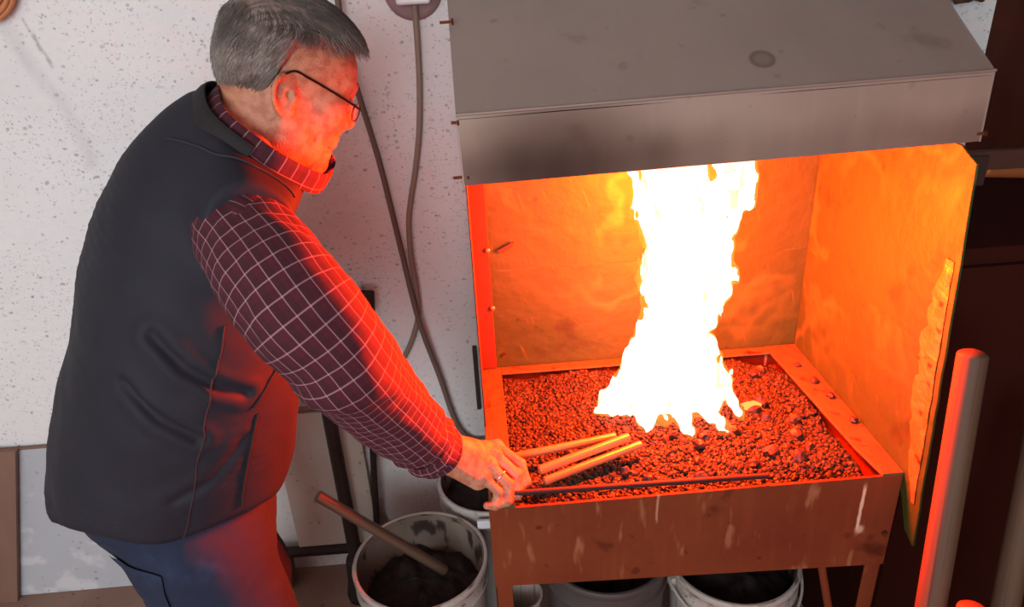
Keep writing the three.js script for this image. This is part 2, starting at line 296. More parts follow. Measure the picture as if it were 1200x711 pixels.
// ------------------------------------------------------------------ the forge
const TX0 = -0.017, TX1 = 0.735, TZ0 = -1.5, TZ1 = -1.02, TY = 0.75;
{
  const f = thing('forge', 'rusty steel forge hearth on legs with a coal tray and tall sheet back and side', 'forge');
  const front = metric(plateGeo([[TX0, 0.565], [TX0, TY], [TX1, TY], [TX1, 0.533]], 0.004)); front.translate(0, 0, TZ1 - 0.004);
  part('front_panel', front, M.rust, f);
  part('left_panel', box(TX0, TX0 + 0.004, 0.565, TY, TZ0, TZ1 - 0.004), M.rust, f);
  part('right_panel', box(TX1 - 0.004, TX1, 0.54, TY, TZ0, TZ1 - 0.004), M.rust, f);
  part('rear_panel', box(TX0, TX1, 0.56, TY, TZ0 - 0.004, TZ0), M.rust, f);
  part('tray_floor', box(TX0 + 0.004, TX1 - 0.004, 0.6, 0.606, TZ0, TZ1 - 0.004), M.rust, f);
  part('rim', box(TX0, TX0 + 0.047, TY, TY + 0.005, TZ0, TZ1), M.rim, f);
  part('rim', box(TX0 + 0.047, 0.664, TY, TY + 0.005, TZ0, TZ0 + 0.03), M.rim, f);
  const rr_ = metric(plateGeo([[0.664, -TZ0], [TX1, -TZ0], [TX1, -TZ1], [0.697, -TZ1], [0.686, 1.1], [0.675, 1.3]], 0.005)); rr_.rotateX(-Math.PI / 2); rr_.translate(0, TY, 0);
  part('rim', metric(rr_), M.rim, f);
  const legM = M.rust;
  for (const [x, z, sx, sz] of [[TX0, TZ1, 1, -1], [TX1, TZ1, -1, -1], [0.15, TZ0, 1, 1], [TX1, TZ0, -1, 1]]) {
    const a = [x, x + sx * 0.032].sort((p, q) => p - q), zz = z + sz * 0.005, c = [zz, zz + sz * 0.004].sort((p, q) => p - q), d = [zz, zz + sz * 0.032].sort((p, q) => p - q), b = [x, x + sx * 0.004].sort((p, q) => p - q);
    part('leg', merge([box(a[0], a[1], 0, 0.6, c[0], c[1]), box(b[0], b[1], 0, 0.6, d[0], d[1])]), legM, f);
  }
  part('brace', rod([0.62, 0.55, TZ1 - 0.03], [0.71, 0.2, TZ1 - 0.03], 0.008), M.rust, f);
  // back sheet with slight buckling
  const bs = new THREE.BoxGeometry(0.75, 0.593, 0.003, 40, 40, 1); { const p = bs.attributes.position; for (let i = 0; i < p.count; i++) { const x = p.getX(i), y = p.getY(i); p.setZ(i, p.getZ(i) + 0.006 * (fbm(x * 5 + 4, y * 5 + 3, 1, 2) - 0.5)); } }
  bs.translate(0.363, 1.0365, TZ0 - 0.006); bs.computeVertexNormals(); part('back_sheet', metric(bs), M.sheet, f);
  // right side sheet, its front edge ragged
  const edge = [[-TZ0 + 0.002, 0.735], [-TZ0 + 0.002, 1.342], [1.058, 1.342], [1.04, 1.334]];
  for (let i = 0; i <= 26; i++) { const y = mix(1.325, 0.64, i / 26); edge.push([mix(1.016, 0.955, i / 26) + 0.006 * (fbm(y * 22, 1, 2, 3) - 0.5), y]); }
  edge.push([0.985, 0.652], [1.01, 0.7], [1.03, 0.735]);
  const ss = plateGeo(edge, 0.003, 0.0006); ss.rotateY(Math.PI / 2); ss.translate(0.737, 0, 0);   // outline x -> -z
  part('side_sheet', metric(ss), M.sheet, f);
  // bent-in lip along the side sheet's front edge, caught firelight painted in
  const lp = new THREE.PlaneGeometry(1, 1, 6, 60), q = lp.attributes.position;
  for (let i = 0; i < q.count; i++) { const t = q.getX(i) + 0.5, s = 0.5 - q.getY(i), y = mix(1.17, 0.72, s), w = 0.05 * Math.pow(Math.sin(Math.PI * clamp(s * 0.9 + 0.08)), 0.6) * (0.6 + 0.8 * fbm(y * 30, 2, 5, 3)), n = 0.006 * (fbm(y * 40, t * 3, 9, 3) - 0.2); q.setXYZ(i, 0.7355 - n * Math.sin(Math.PI * clamp(t * 0.8 + 0.1)), y, -mix(1.012, 0.972, s) - w * (1 - t) - 0.006 * fbm(y * 22, 1, 2)); }
  const lipg = toCreasedNormals(lp.toNonIndexed(), 0.9); part('lit_edge_lip', metric(lipg), M.lip, f);
  // back left corner angle, with an unseen wing added to block firelight
  part('corner_angle_and_blocker', merge([box(-0.016, 0.02, 0.756, 1.332, TZ0 + 0.002, TZ0 + 0.005), box(-0.016, -0.013, 0.756, 1.332, TZ0 + 0.005, TZ0 + 0.235)]), M.angle, f);
  for (const [x, y] of [[0.018, 1.055], [0.020, 0.915]]) { const b = new THREE.SphereGeometry(0.0055, 10, 8); b.scale(1, 1, 0.6); b.translate(x, y, TZ0 + 0.008); part('bolt', b, M.bolt, f); }
  part('hole', new THREE.CylinderGeometry(0.004, 0.004, 0.002, 10).rotateX(Math.PI / 2).translate(0.04, 0.79, TZ0), M.iron, f);
  const tear = metric(plateGeo([[0.038, 1.05], [0.075, 1.068], [0.074, 1.06], [0.05, 1.045]], 0.003, 0.0004)); tear.translate(0, 0, TZ0 - 0.001); part('tear', tear, M.angle, f);
  part('bolt', new THREE.CylinderGeometry(0.005, 0.005, 0.008, 8).rotateX(Math.PI / 2).translate(0.722, 0.615, TZ1 + 0.003), M.rust, f);
}

// smoke hood
{
  const h = thing('smoke_hood', 'grey stained sheet metal smoke hood over the forge fire', 'hood');
  const x0 = 0, x1 = 0.777, zf = 0, zb = -0.63, yb = 0, yf = 0.102, yt = yf + 0.385;
  const band = metric(box(x0, x1, yb, yf, -0.002, 0, 0.0008)); part('front_band', shiftUV(band, 0, 0.3), M.band, h);
  const sl = new THREE.BoxGeometry(x1 - x0, 0.002, Math.hypot(zb, yt - yf), 30, 1, 30), p = sl.attributes.position;
  for (let i = 0; i < p.count; i++) p.setY(i, p.getY(i) + 0.004 * (fbm(p.getX(i) * 4 + 8, p.getZ(i) * 4, 3, 2) - 0.5));
  sl.computeVertexNormals(); sl.rotateX(Math.atan2(yt - yf, -zb)); sl.translate((x0 + x1) / 2, (yf + yt) / 2, zb / 2); part('slope_panel', slopeUV(sl), M.hood, h);
  const sidePts = [[0, yb], [0, yf], [-zb, yt], [-zb, yb]];
  for (const x of [x0 + 0.0005, x1 - 0.0025]) { const g = plateGeo(sidePts, 0.002, 0.0004); g.rotateY(Math.PI / 2); g.translate(x, 0, 0); part('side_panel', metric(g), M.hood, h); }
  const sootAndTrap = std({ color: 0x0e0b0a, specularIntensity: 0.3, roughness: 0.9 }), lin = sl.clone(); lin.translate(0, -0.006, 0);  // dark inner plates added to swallow firelight bouncing inside the hood
  part('light_trap_lining', lin, sootAndTrap, h); part('light_trap_lining', box(x0 + 0.003, x1 - 0.003, yb + 0.001, yf, -0.005, -0.003), sootAndTrap, h); part('light_trap_lining', box(x0 + 0.003, x1 - 0.003, yb + 0.03, yt - 0.01, zb + 0.001, zb + 0.003), sootAndTrap, h);
  for (const x of [x0 + 0.0032, x1 - 0.0052]) { const g = plateGeo([[0.003, yb + 0.001], [0.003, yf - 0.006], [-zb, yt - 0.01], [-zb, yb + 0.001]], 0.0015, 0.0002); g.rotateY(Math.PI / 2); g.translate(x, 0, 0); part('light_trap_lining', metric(g), sootAndTrap, h); }
  part('rear_panel', box(x0, x1, yb + 0.02, yt, zb - 0.002, zb), M.hood, h);
  part('leak_shelf', box(x0 + 0.003, x1 - 0.003, yb + 0.002, yb + 0.004, zb, -0.45), M.hood, h);  // added plate that keeps firelight from leaking down behind the back sheet
  part('fold_seam', tube([[x0, yf + 0.001, 0.0005], [x1 / 2, yf + 0.001, 0.0012], [x1, yf + 0.001, 0.0005]], 0.0022, 20, 6), M.hood, h);
  
  for (const [x, y, z, L] of [[-0.002, 0.012, -0.004, 0.022], [0.774, 0.012, 0.001, 0.012], [-0.004, yf + 0.11, -0.16, 0.02], [-0.003, yf - 0.01, -0.003, 0.01]]) {
    const s = merge([rod([x - L / 2, y, z], [x + L / 2, y, z], 0.0022), new THREE.CylinderGeometry(0.005, 0.005, 0.003, 8).rotateZ(Math.PI / 2).translate(x + L / 2, y, z)]); part('screw', s, M.rust, h);
  }
  h.position.set(-0.017, 1.335, -1.05); h.rotation.z = 0.018;
}
function shiftUV(g, du, dv) { const u = g.attributes.uv; for (let i = 0; i < u.count; i++) u.setXY(i, u.getX(i) + du, u.getY(i) + dv); return g; }
function slopeUV(g) { g = g.toNonIndexed(); const p = g.attributes.position, u = new Float32Array(p.count * 2); for (let i = 0; i < p.count; i++) { u[i * 2] = p.getX(i); u[i * 2 + 1] = 0.5 - p.getZ(i) * 1.17; } g.setAttribute('uv', new THREE.BufferAttribute(u, 2)); return g; }

// coal in the tray
const coalY = (x, z) => 0.737 + 0.028 * fbm(x * 9, z * 9, 2, 3) - 0.014 + 0.012 * Math.exp(-(((x - 0.42) / 0.16) ** 2 + ((z + 1.27) / 0.12) ** 2)) - 0.02 * sstep(0.09, 0.0, Math.hypot(x - 0.66, (z + 1.46) * 1.2)) - 0.012 * sstep(-1.10, -1.03, z);
function lumpGeo(k) {
  const g = new THREE.IcosahedronGeometry(1, 1), p = g.attributes.position;
  for (let i = 0; i < p.count; i++) { const v = V().fromBufferAttribute(p, i), s = 0.62 + 0.7 * noise3(v.x * 1.7 + k * 5, v.y * 1.7, v.z * 1.7); p.setXYZ(i, v.x * s, v.y * s * 0.75, v.z * s * 0.9); }
  g.computeVertexNormals(); return g;
}
{
  const cb = thing('coal_bed', 'bed of crushed forge coal filling the steel tray', 'coal'); cb.userData.kind = 'stuff';
  const w = 0.66, d = 0.455, g = new THREE.PlaneGeometry(w, d, 150, 110); g.rotateX(-Math.PI / 2); g.translate(0.35, 0, -1.25);
  const p = g.attributes.position; for (let i = 0; i < p.count; i++) { const x = p.getX(i), z = p.getZ(i); p.setY(i, coalY(x, z) + 0.009 * (fbm(x * 90, z * 90, 3, 2) - 0.5)); }
  g.computeVertexNormals(); part('coal_surface', metric(g), M.coal, cb);
  const lumps = [0, 1, 2].map(lumpGeo), m4 = new THREE.Matrix4(), q = new THREE.Quaternion(), e = new THREE.Euler(), c = new THREE.Color();
  for (let k = 0; k < 3; k++) {
    const n = 6500, im = new THREE.InstancedMesh(lumps[k], M.lump, n); im.name = 'coal_grains'; im.userData.kind = 'stuff'; im.castShadow = im.receiveShadow = true;
    for (let i = 0; i < n; i++) { const x = rr(0.03, 0.672), z = rr(-1.467, -1.032), s = 0.0022 + 0.0048 * Math.pow(rnd(), 2.5); q.setFromEuler(e.set(rr(0, 6), rr(0, 6), rr(0, 6))); m4.compose(V(x, coalY(x, z) + s * 0.3, z), q, V(s, s, s)); im.setMatrixAt(i, m4); const t = rr(0.25, 1.3); im.setColorAt(i, c.setRGB(t, t * 0.95, t * 0.9)); }
    cb.add(im);
  }
}
{ // larger lumps lying on the bed
  const gs = [3, 4, 5, 6].map(lumpGeo), m = std({ color: 0x2e2724, roughness: 0.5 });
  for (let i = 0; i < 34; i++) {
    const right = i < 22, x = right ? rr(0.46, 0.67) : rr(0.1, 0.5), z = right ? rr(-1.42, -1.05) : rr(-1.2, -1.07), s = rr(0.009, 0.017);
    const o = solo('coal_lump', gs[i % 4], m, 'dark lump of coal, larger than the crushed coal it lies on', 'coal', 'larger coal lumps on the coal bed');
    o.position.set(x, coalY(x, z) + s * 0.45, z); o.rotation.set(rr(0, 6), rr(0, 6), rr(0, 6)); o.scale.setScalar(s);
  }
  const rim = [[0.708, -1.33], [0.716, -1.27], [0.72, -1.18], [0.70, -1.4]];
  for (const [x, z] of rim) { const s = rr(0.007, 0.011), o = solo('coal_crumb', gs[1], m, 'small crumb of coal on the right rim of the forge tray', 'coal', 'coal crumbs on the tray rim'); o.position.set(x, TY + 0.005 + s * 0.6, z); o.rotation.y = rr(0, 6); o.scale.setScalar(s); }
}

// ------------------------------------------------------------------ fire
{
  const fire = thing('fire', 'tall bright yellow white flame burning on the coals under the hood', 'fire');
  const FZ = -1.3;
  const balls = [[0.400, 0.764, 0.066], [0.307, 0.780, 0.046], [0.246, 0.768, 0.022], [0.462, 0.765, 0.042], [0.350, 0.824, 0.080], [0.404, 0.840, 0.076], [0.484, 0.800, 0.030], [0.374, 0.914, 0.064], [0.383, 0.972, 0.066], [0.403, 1.026, 0.086], [0.393, 1.091, 0.080], [0.384, 1.161, 0.074], [0.366, 1.221, 0.066], [0.474, 1.205, 0.040], [0.482, 1.246, 0.030], [0.362, 1.277, 0.064], [0.374, 1.339, 0.055], [0.470, 1.30, 0.036], [0.472, 1.35, 0.026]];
  const licks = [[[0.39, 0.79, -1.25], [0.398, 0.752, -1.18], 0.022, 0.006], [[0.372, 0.80, -1.26], [0.39, 0.768, -1.20], 0.02, 0.012], [[0.462, 0.79, -1.24], [0.458, 0.755, -1.19], 0.018, 0.005], [[0.425, 0.80, -1.25], [0.44, 0.775, -1.205], 0.02, 0.01], [[0.27, 0.785, -1.28], [0.2, 0.762, -1.272], 0.022, 0.006], [[0.32, 0.79, -1.25], [0.31, 0.765, -1.225], 0.028, 0.016], [[0.345, 0.79, -1.25], [0.35, 0.765, -1.22], 0.02, 0.008], [[0.49, 0.80, -1.26], [0.505, 0.765, -1.235], 0.016, 0.004], [[0.5, 0.83, -1.29], [0.492, 0.86, -1.3], 0.018, 0.006], [[0.322, 0.87, -1.29], [0.318, 0.95, -1.3], 0.016, 0.004], [[0.31, 1.2, -1.3], [0.297, 1.26, -1.3], 0.02, 0.01], [[0.49, 1.16, -1.3], [0.47, 1.12, -1.3], 0.014, 0.006]];
  const sdf = (p) => {
    let d = 9;
    for (const [x, y, r] of balls) d = smin(d, ell(p, [x, y, FZ], [r, r * 1.15, r * 0.8]), 0.022);
    for (const [a, b, r0, r1] of licks) d = smin(d, cap(p, a, b, r0, r1), 0.014);
    d = smax(d, -cap(p, [0.428, 1.17, -1.225], [0.441, 1.34, -1.225], 0.002, 0.010), 0.01);
    return d + 0.004 + 0.056 * (fbm(p[0] * 20, p[1] * 9, p[2] * 20, 4) - 0.5) + 0.016 * (noise3(p[0] * 75, p[1] * 34, p[2] * 75) - 0.5);
  };
  const core = std({ color: 0x000000, emissive: new THREE.Color(1, 0.8, 0.6), emissiveIntensity: 2.2, roughness: 1 });
  const halo = std({ color: 0x000000, emissive: new THREE.Color(1, 0.42, 0.03), emissiveIntensity: 1.3, roughness: 1, transparent: true, opacity: 0.22, depthWrite: false });
  const cut = (a, b) => (p) => Math.max(sdf(p), a - p[1], p[1] - b);
  const shell = (a, b) => (p) => Math.max(sdf(p) - 0.001 - 0.012 * Math.max(0, noise3(p[0] * 30, p[1] * 14, p[2] * 30) - 0.35) * 1.5 + 0.0 * noise3(p[0] * 30, p[1] * 14, p[2] * 30), a - p[1], p[1] - b);
  const cuts = [[0.735, 0.98], [0.98, 1.2], [1.2, 1.40]];
  const uncapped = (g, a, b) => { const ix = g.index.array, p = g.attributes.position, out = []; for (let i = 0; i < ix.length; i += 3) { const y = (p.getY(ix[i]) + p.getY(ix[i + 1]) + p.getY(ix[i + 2])) / 3; if (Math.abs(y - a) > 0.0035 && Math.abs(y - b) > 0.0035) out.push(ix[i], ix[i + 1], ix[i + 2]); } g.setIndex(out); return g; };
  cuts.forEach(([a, b], i) => {
    part('flame', nets(cut(a, b), [0.15, a - 0.012, -1.44], [0.56, b + 0.012, -1.15], 0.005), core, fire);
  });
  part('flame_edge', nets(shell(0.735, 1.41), [0.14, 0.72, -1.46], [0.58, 1.42, -1.13], 0.0065), halo, fire, 'orange translucent edge of the flame').castShadow = false;
  for (const [x, y, z, k] of [[0.37, 0.93, -1.265, 0.09], [0.40, 1.12, -1.27, 0.58], [0.38, 1.24, -1.28, 0.36]]) {
    const l = new THREE.PointLight(FIRE_COLOR, FIRE * k, 0, 2); l.position.set(x, y, z); l.castShadow = true; l.shadow.radius = 2; l.shadow.bias = -0.002; fire.add(l);
  }
  // glowing ember to the right of the flame
  const em = solo('glowing_ember', lumpGeo(9), std({ color: 0x402010, emissive: new THREE.Color(1, 0.62, 0.12), emissiveIntensity: 0.95, roughness: 0.9 }), 'yellow glowing ember on the coals right of the flame', 'ember');
  em.position.set(0.546, 0.752, -1.268); em.scale.set(0.022, 0.012, 0.014);
}

// bars and poker in the forge
{
  const bar = (a, b, r, label) => solo('steel_bar', rod(a, b, r, r * 0.95), M.steelBar, label, 'bar');
  bar([0.03, 0.772, -1.135], [0.24, 0.774, -1.172], 0.0082, 'long steel bar lying highest in the coals beyond the hand');
  bar([0.078, 0.772, -1.090], [0.262, 0.785, -1.152], 0.0088, 'middle steel bar of the three resting in the coals');
  bar([0.086, 0.760, -1.073], [0.284, 0.772, -1.143], 0.008, 'steel bar nearest the front rim of the coal tray');
  solo('poker', rod([-0.012, 0.786, -1.018], [0.488, 0.768, -1.027], 0.0052), M.iron, 'thin dark iron poker held along the front rim of the forge', 'poker');
}

// ------------------------------------------------------------------ buckets
function bucket(name, label, x, z, h, R, mat, opt = {}) {
  const b = thing(name, label, 'bucket'); b.position.set(x, 0, z);
  const rb = R * 0.86, L = (pts) => new THREE.LatheGeometry(pts.map(([a, c]) => new THREE.Vector2(a, c)), 56);
  part('shell', L([[0.001, 0.001], [rb - 0.004, 0.001], [rb, 0.006], [mix(rb, R, 0.9), h * 0.84], [R + 0.004, h * 0.845], [R + 0.004, h * 0.86], [mix(rb, R, 0.9), h * 0.865], [R - 0.002, h - 0.02], [R + 0.005, h - 0.018], [R + 0.006, h - 0.004], [R + 0.002, h], [R - 0.004, h - 0.002]]), mat, b);
  part('inside', L([[R - 0.004, h - 0.002], [R - 0.006, h - 0.02], [rb - 0.006, 0.012], [0.001, 0.012]]), opt.inside || M.bucketInside, b);
  if (opt.bail) {
    const [ang, drop] = opt.bail, pts = []; for (let i = 0; i <= 24; i++) { const t = Math.PI * i / 24; const p = V(Math.cos(t) * (R + 0.012), h - 0.03 - Math.sin(t) * drop * 0.9, Math.sin(t) * (R + 0.02) * Math.sqrt(Math.max(0, 1 - (drop * drop) / (R * R * 1.6)))); p.applyAxisAngle(V(0, 1, 0), ang); pts.push(p); }
    part('bail_handle', tube(pts, 0.0035, 60, 6), mat, b);
    for (const s of [-1, 1]) { const g = new RoundedBoxGeometry(0.012, 0.035, 0.03, 2, 0.004); g.translate(s * (R + 0.004), h - 0.04, 0); g.rotateY(ang); part('handle_lug', g, mat, b); }
  }
  return b;
}
function fill(name, label, x, z, y, r, amp, k) {
  const g = new THREE.CircleGeometry(r, 40, 0), G = new THREE.RingGeometry(0.001, r, 48, 16); G.rotateX(-Math.PI / 2);
  const p = G.attributes.position; for (let i = 0; i < p.count; i++) { const a = p.getX(i), c = p.getZ(i), q = Math.hypot(a, c) / r; p.setY(i, amp * (1 - q * q) * 0.6 + amp * (fbm(a * 22 + k, c * 22, k, 3) - 0.5) * 1.4 + 0.008 * (noise3(a * 120, c * 120, k) - 0.5) * (1 - q)); }
  G.computeVertexNormals(); const o = solo(name, metric(G), M.fineCoal, label, 'coal'); o.position.set(x, y, z); o.userData.kind = 'stuff'; return o;
}
bucket('bucket', 'large white plastic bucket with a metal tube standing in its coal', -0.19, -1.30, 0.38, 0.152, M.bucket);
fill('coal_heap', 'dark fine coal inside the large white bucket', -0.19, -1.30, 0.275, 0.138, 0.05, 1);
bucket('bucket', 'small white bucket of coal behind the man\'s hand against the wall', -0.016, -1.545, 0.40, 0.134, M.bucket);
fill('coal_heap', 'dark coal inside the small white bucket behind the hand', -0.016, -1.545, 0.345, 0.124, 0.03, 4);
{ const g = new RoundedBoxGeometry(0.05, 0.024, 0.01, 2, 0.002); g.rotateX(-0.05); g.translate(-0.03, 0.383, -1.389); solo('lid_clip', g, M.plastic, 'white plastic clip on the rim of the bucket behind the hand', 'clip'); }
bucket('bucket', 'grey white bucket with a raised bail handle under the forge tray', 0.53, -1.245, 0.36, 0.145, M.bucket, { bail: [0.15, 0.06] });
fill('coal_heap', 'dark coal in the bucket under the forge tray', 0.53, -1.245, 0.30, 0.132, 0.03, 7);
{
  const b = bucket('bucket', 'dark grey bucket with a yellow label under the forge', 0.232, -1.235, 0.43, 0.135, M.blackBucket);
  const pts = []; const g = new THREE.CylinderGeometry(0.1290, 0.1230, 0.12, 24, 1, true, -0.95, 0.5); g.translate(0, 0.27, 0); part('label', g, M.yellow, b, 'yellow label');
}
{
  const t = solo('tray', new THREE.LatheGeometry([[0.001, 0], [0.038, 0], [0.04, 0.02], [0.044, 0.33], [0.05, 0.335], [0.05, 0.342], [0.043, 0.34], [0.037, 0.01], [0.001, 0.008]].map(([a, b]) => new THREE.Vector2(a, b)), 40), M.bucket, 'narrow white tub standing just behind the left forge leg', 'tub');
  t.position.set(0.034, 0, -1.205);
}
solo('metal_tube', (() => { const g = rod([-0.392, 0.600, -1.285], [-0.135, 0.325, -1.305], 0.0125, 0.0125); return g; })(), std({ color: 0x6b5443, metalness: 0.4, roughness: 0.5 }), 'brown metal tube leaning out of the large white bucket', 'tube');

// ------------------------------------------------------------------ things along the back wall
{
  const s = thing('sheet_panel', 'glossy white metal sheet leaning on the wall behind the man', 'panel');
  part('sheet', box(-1.72, -0.74, 0.001, 0.512, -1.682, -1.676), M.galv, s);
  part('top_edge', box(-1.72, -0.74, 0.512, 0.518, -1.684, -1.674), M.brownWood, s);
}
solo('reflection_strip', metric(plateGeo([[-1.60, 0.0], [-1.42, 0.0], [-1.25, 0.522], [-1.44, 0.53]], 0.012).translate(0, 0, -1.667)), M.brownWood, 'brown strip standing in for a dark reflection in the white sheet', 'reflection_strip');  // strip added in place of a dark reflection in the glossy sheet
{
  const b = solo('board', box(-0.578, -0.415, 0.124, 0.578, -1.655, -1.64), M.board, 'stained white board standing between the man and the iron stand', 'board');
  solo('board', box(-0.41, -0.352, 0.124, 0.57, -1.65, -1.637), M.board, 'narrow white board strip right of the iron stand', 'board');
  solo('floor_rail', rod([-0.68, 0.112, -1.64], [-0.34, 0.112, -1.635], 0.0155), M.iron, 'dark pipe lying under the white boards', 'pipe');
  for (const x of [-0.64, -0.37]) solo('rail_block', box(x - 0.03, x + 0.03, 0, 0.093, -1.665, -1.61, 0.006), M.brownWood, x < -0.5 ? 'brown wooden block under the left end of the pipe' : 'brown wooden block under the right end of the pipe', 'block');
  solo('stick', rod([-0.56, 0.588, -1.645], [-0.405, 0.592, -1.64], 0.0075), M.brownWood, 'brown stick lying along the top of the white board', 'stick');
}
{
  const s = thing('iron_stand', 'dark iron pole on a thick base between board and bucket', 'stand');
  part('pole', rod([-0.405, 0.13, -1.565], [-0.408, 0.80, -1.575], 0.0185, 0.0165, 18), M.darkIron, s);
  part('base', new THREE.LatheGeometry([[0.001, 0], [0.04, 0], [0.042, 0.02], [0.034, 0.06], [0.03, 0.13], [0.026, 0.145], [0.001, 0.146]].map(([a, b]) => new THREE.Vector2(a, b)), 28).translate(-0.405, 0, -1.565), M.iron, s);
}
{
  const s = thing('iron_tool', 'thin iron tool with a blocky head leaning upright by the wall', 'tool');
  part('handle', rod([-0.36, 0.01, -1.60], [-0.287, 0.86, -1.625], 0.0085, 0.0085), M.darkIron, s);
  const g = new RoundedBoxGeometry(0.042, 0.062, 0.04, 3, 0.006); g.rotateZ(-0.1); g.translate(-0.284, 0.885, -1.626); part('head', g, M.iron, s);
}
{
  const w = -1.672;
  const a = thing('wall_socket', 'white socket box on a round mauve plate high on the wall', 'socket');
  const d = new THREE.LatheGeometry([[0.001, 0], [0.06, 0], [0.062, 0.003], [0.06, 0.008], [0.05, 0.012], [0.001, 0.013]].map(([x, y]) => new THREE.Vector2(x, y)), 40); d.rotateX(Math.PI / 2); d.translate(-0.098, 1.575, BACK + 0.001); part('plate', d, M.mauve, a);
  const g = new RoundedBoxGeometry(0.07, 0.07, 0.045, 3, 0.006); g.translate(-0.097, 1.583, BACK + 0.035); part('box', g, M.plastic, a);
  solo('cable', tube([[-0.096, 1.565, -1.66], [-0.097, 1.51, w], [-0.103, 1.384, w], [-0.115, 1.28, w], [-0.132, 1.196, w], [-0.160, 1.08, w], [-0.166, 0.988, w], [-0.163, 0.90, w], [-0.165, 0.826, w], [-0.188, 0.755, w], [-0.225, 0.683, w], [-0.285, 0.56, w], [-0.318, 0.448, w], [-0.348, 0.305, w], [-0.345, 0.22, w], [-0.325, 0.15, w], [-0.29, 0.1, w]], 0.0068, 160, 8), M.cable, 'grey cable hanging from the wall socket', 'cable');
  solo('cable', tube([[-0.252, 1.8, w + 0.002], [-0.253, 1.564, w + 0.002], [-0.255, 1.481, w + 0.002], [-0.238, 1.374, w + 0.002], [-0.212, 1.221, w + 0.003], [-0.188, 1.012, w + 0.006], [-0.164, 0.814, w + 0.014], [-0.130, 0.649, w + 0.006], [-0.090, 0.469, w + 0.003], [-0.06, 0.43, w], [0.0, 0.425, w], [0.1, 0.43, w]], 0.0068, 140, 8), M.cableDark, 'darker cable crossing the wall behind the man\'s face to the forge', 'cable');
  const c = thing('hose_coil', 'orange brown coil hanging at the top left of the wall', 'coil');
  for (let i = 0; i < 4; i++) { const t = new THREE.TorusGeometry(0.075 - i * 0.009, 0.0055, 8, 40); t.rotateX(0.05 * i - 0.1); t.translate(-0.965 + i * 0.003, 1.635, BACK + 0.017 + (i % 2) * 0.009); part('winding', t, M.coil, c); }
  solo('nail', rod([-0.012, 1.475, BACK - 0.01], [-0.022, 1.475, BACK + 0.035], 0.0022), M.iron, 'small nail in the wall beside the hood', 'nail');
  solo('switch_strip', box(-0.038, -0.027, 0.52, 0.715, BACK + 0.001, BACK + 0.012, 0.003), M.darkIron, 'dark strip on the wall left of the forge', 'strip');
}
// right side
{
  const handle = (a, b, r0, r1, label) => solo('wooden_handle', rod(a, b, r0, r1, 24), M.wood, label, 'handle');
  handle([0.757, 1.045, -0.955], [0.665, 0.02, -0.72], 0.0225, 0.0245, 'thick wooden tool handle leaning on the forge side sheet');
  handle([0.925, 0.89, -0.975], [0.865, 0.02, -0.80], 0.022, 0.024, 'wooden tool handle at the right edge of the picture');
  handle([0.742, 0.668, -0.80], [0.70, 0.02, -0.62], 0.0225, 0.0235, 'short wooden handle with a rounded end at the bottom right');
  const cab = thing('dark_filler_cabinet', 'dark brown cabinet added to fill the dark area right of the forge', 'cabinet'), cm = std({ color: 0x33130c, specularIntensity: 0.2, roughness: 0.85 });
  part('carcass', box(0.80, 1.175, 0.0, 1.14, -1.6, -1.125, 0.004), cm, cab); part('door', box(0.806, 1.17, 0.04, 1.11, -1.124, -1.112, 0.003), cm, cab);  // made-up cabinet that darkens the area right of the forge
  const b = thing('bracket_arm', 'dark iron arm between the hood corner and the dark wall', 'bracket');
  part('arm', box(0.752, 1.17, -0.016, 0.016, -0.006, 0.006, 0.002), std({ color: 0x4a3026, metalness: 0.3, roughness: 0.6 }), b);
  part('plate', box(0.79, 0.835, -0.04, 0.01, 0.007, 0.012, 0.002), M.darkIron, b);
  b.position.set(0.0, 1.303, -1.135); b.rotation.z = -0.012; b.scale.set(1, 1, 1);
  solo('copper_pipe', rod([0.845, 1.275, -1.155], [1.172, 1.235, -1.20], 0.017), std({ color: 0xa5683c, metalness: 0.4, roughness: 0.45 }), 'brown pipe below the iron arm at the right edge', 'pipe');
  const r = solo('wall_clamp', (() => { const gs = [lumpGeo(12).scale(0.03, 0.026, 0.022), rod([-0.05, 0.02, -0.01], [0.05, -0.01, 0], 0.009)]; return merge(gs); })(), M.angle, 'rusty clamp on the wall behind the hood at the top right', 'clamp');
  r.position.set(1.09, 1.50, BACK + 0.025);
}

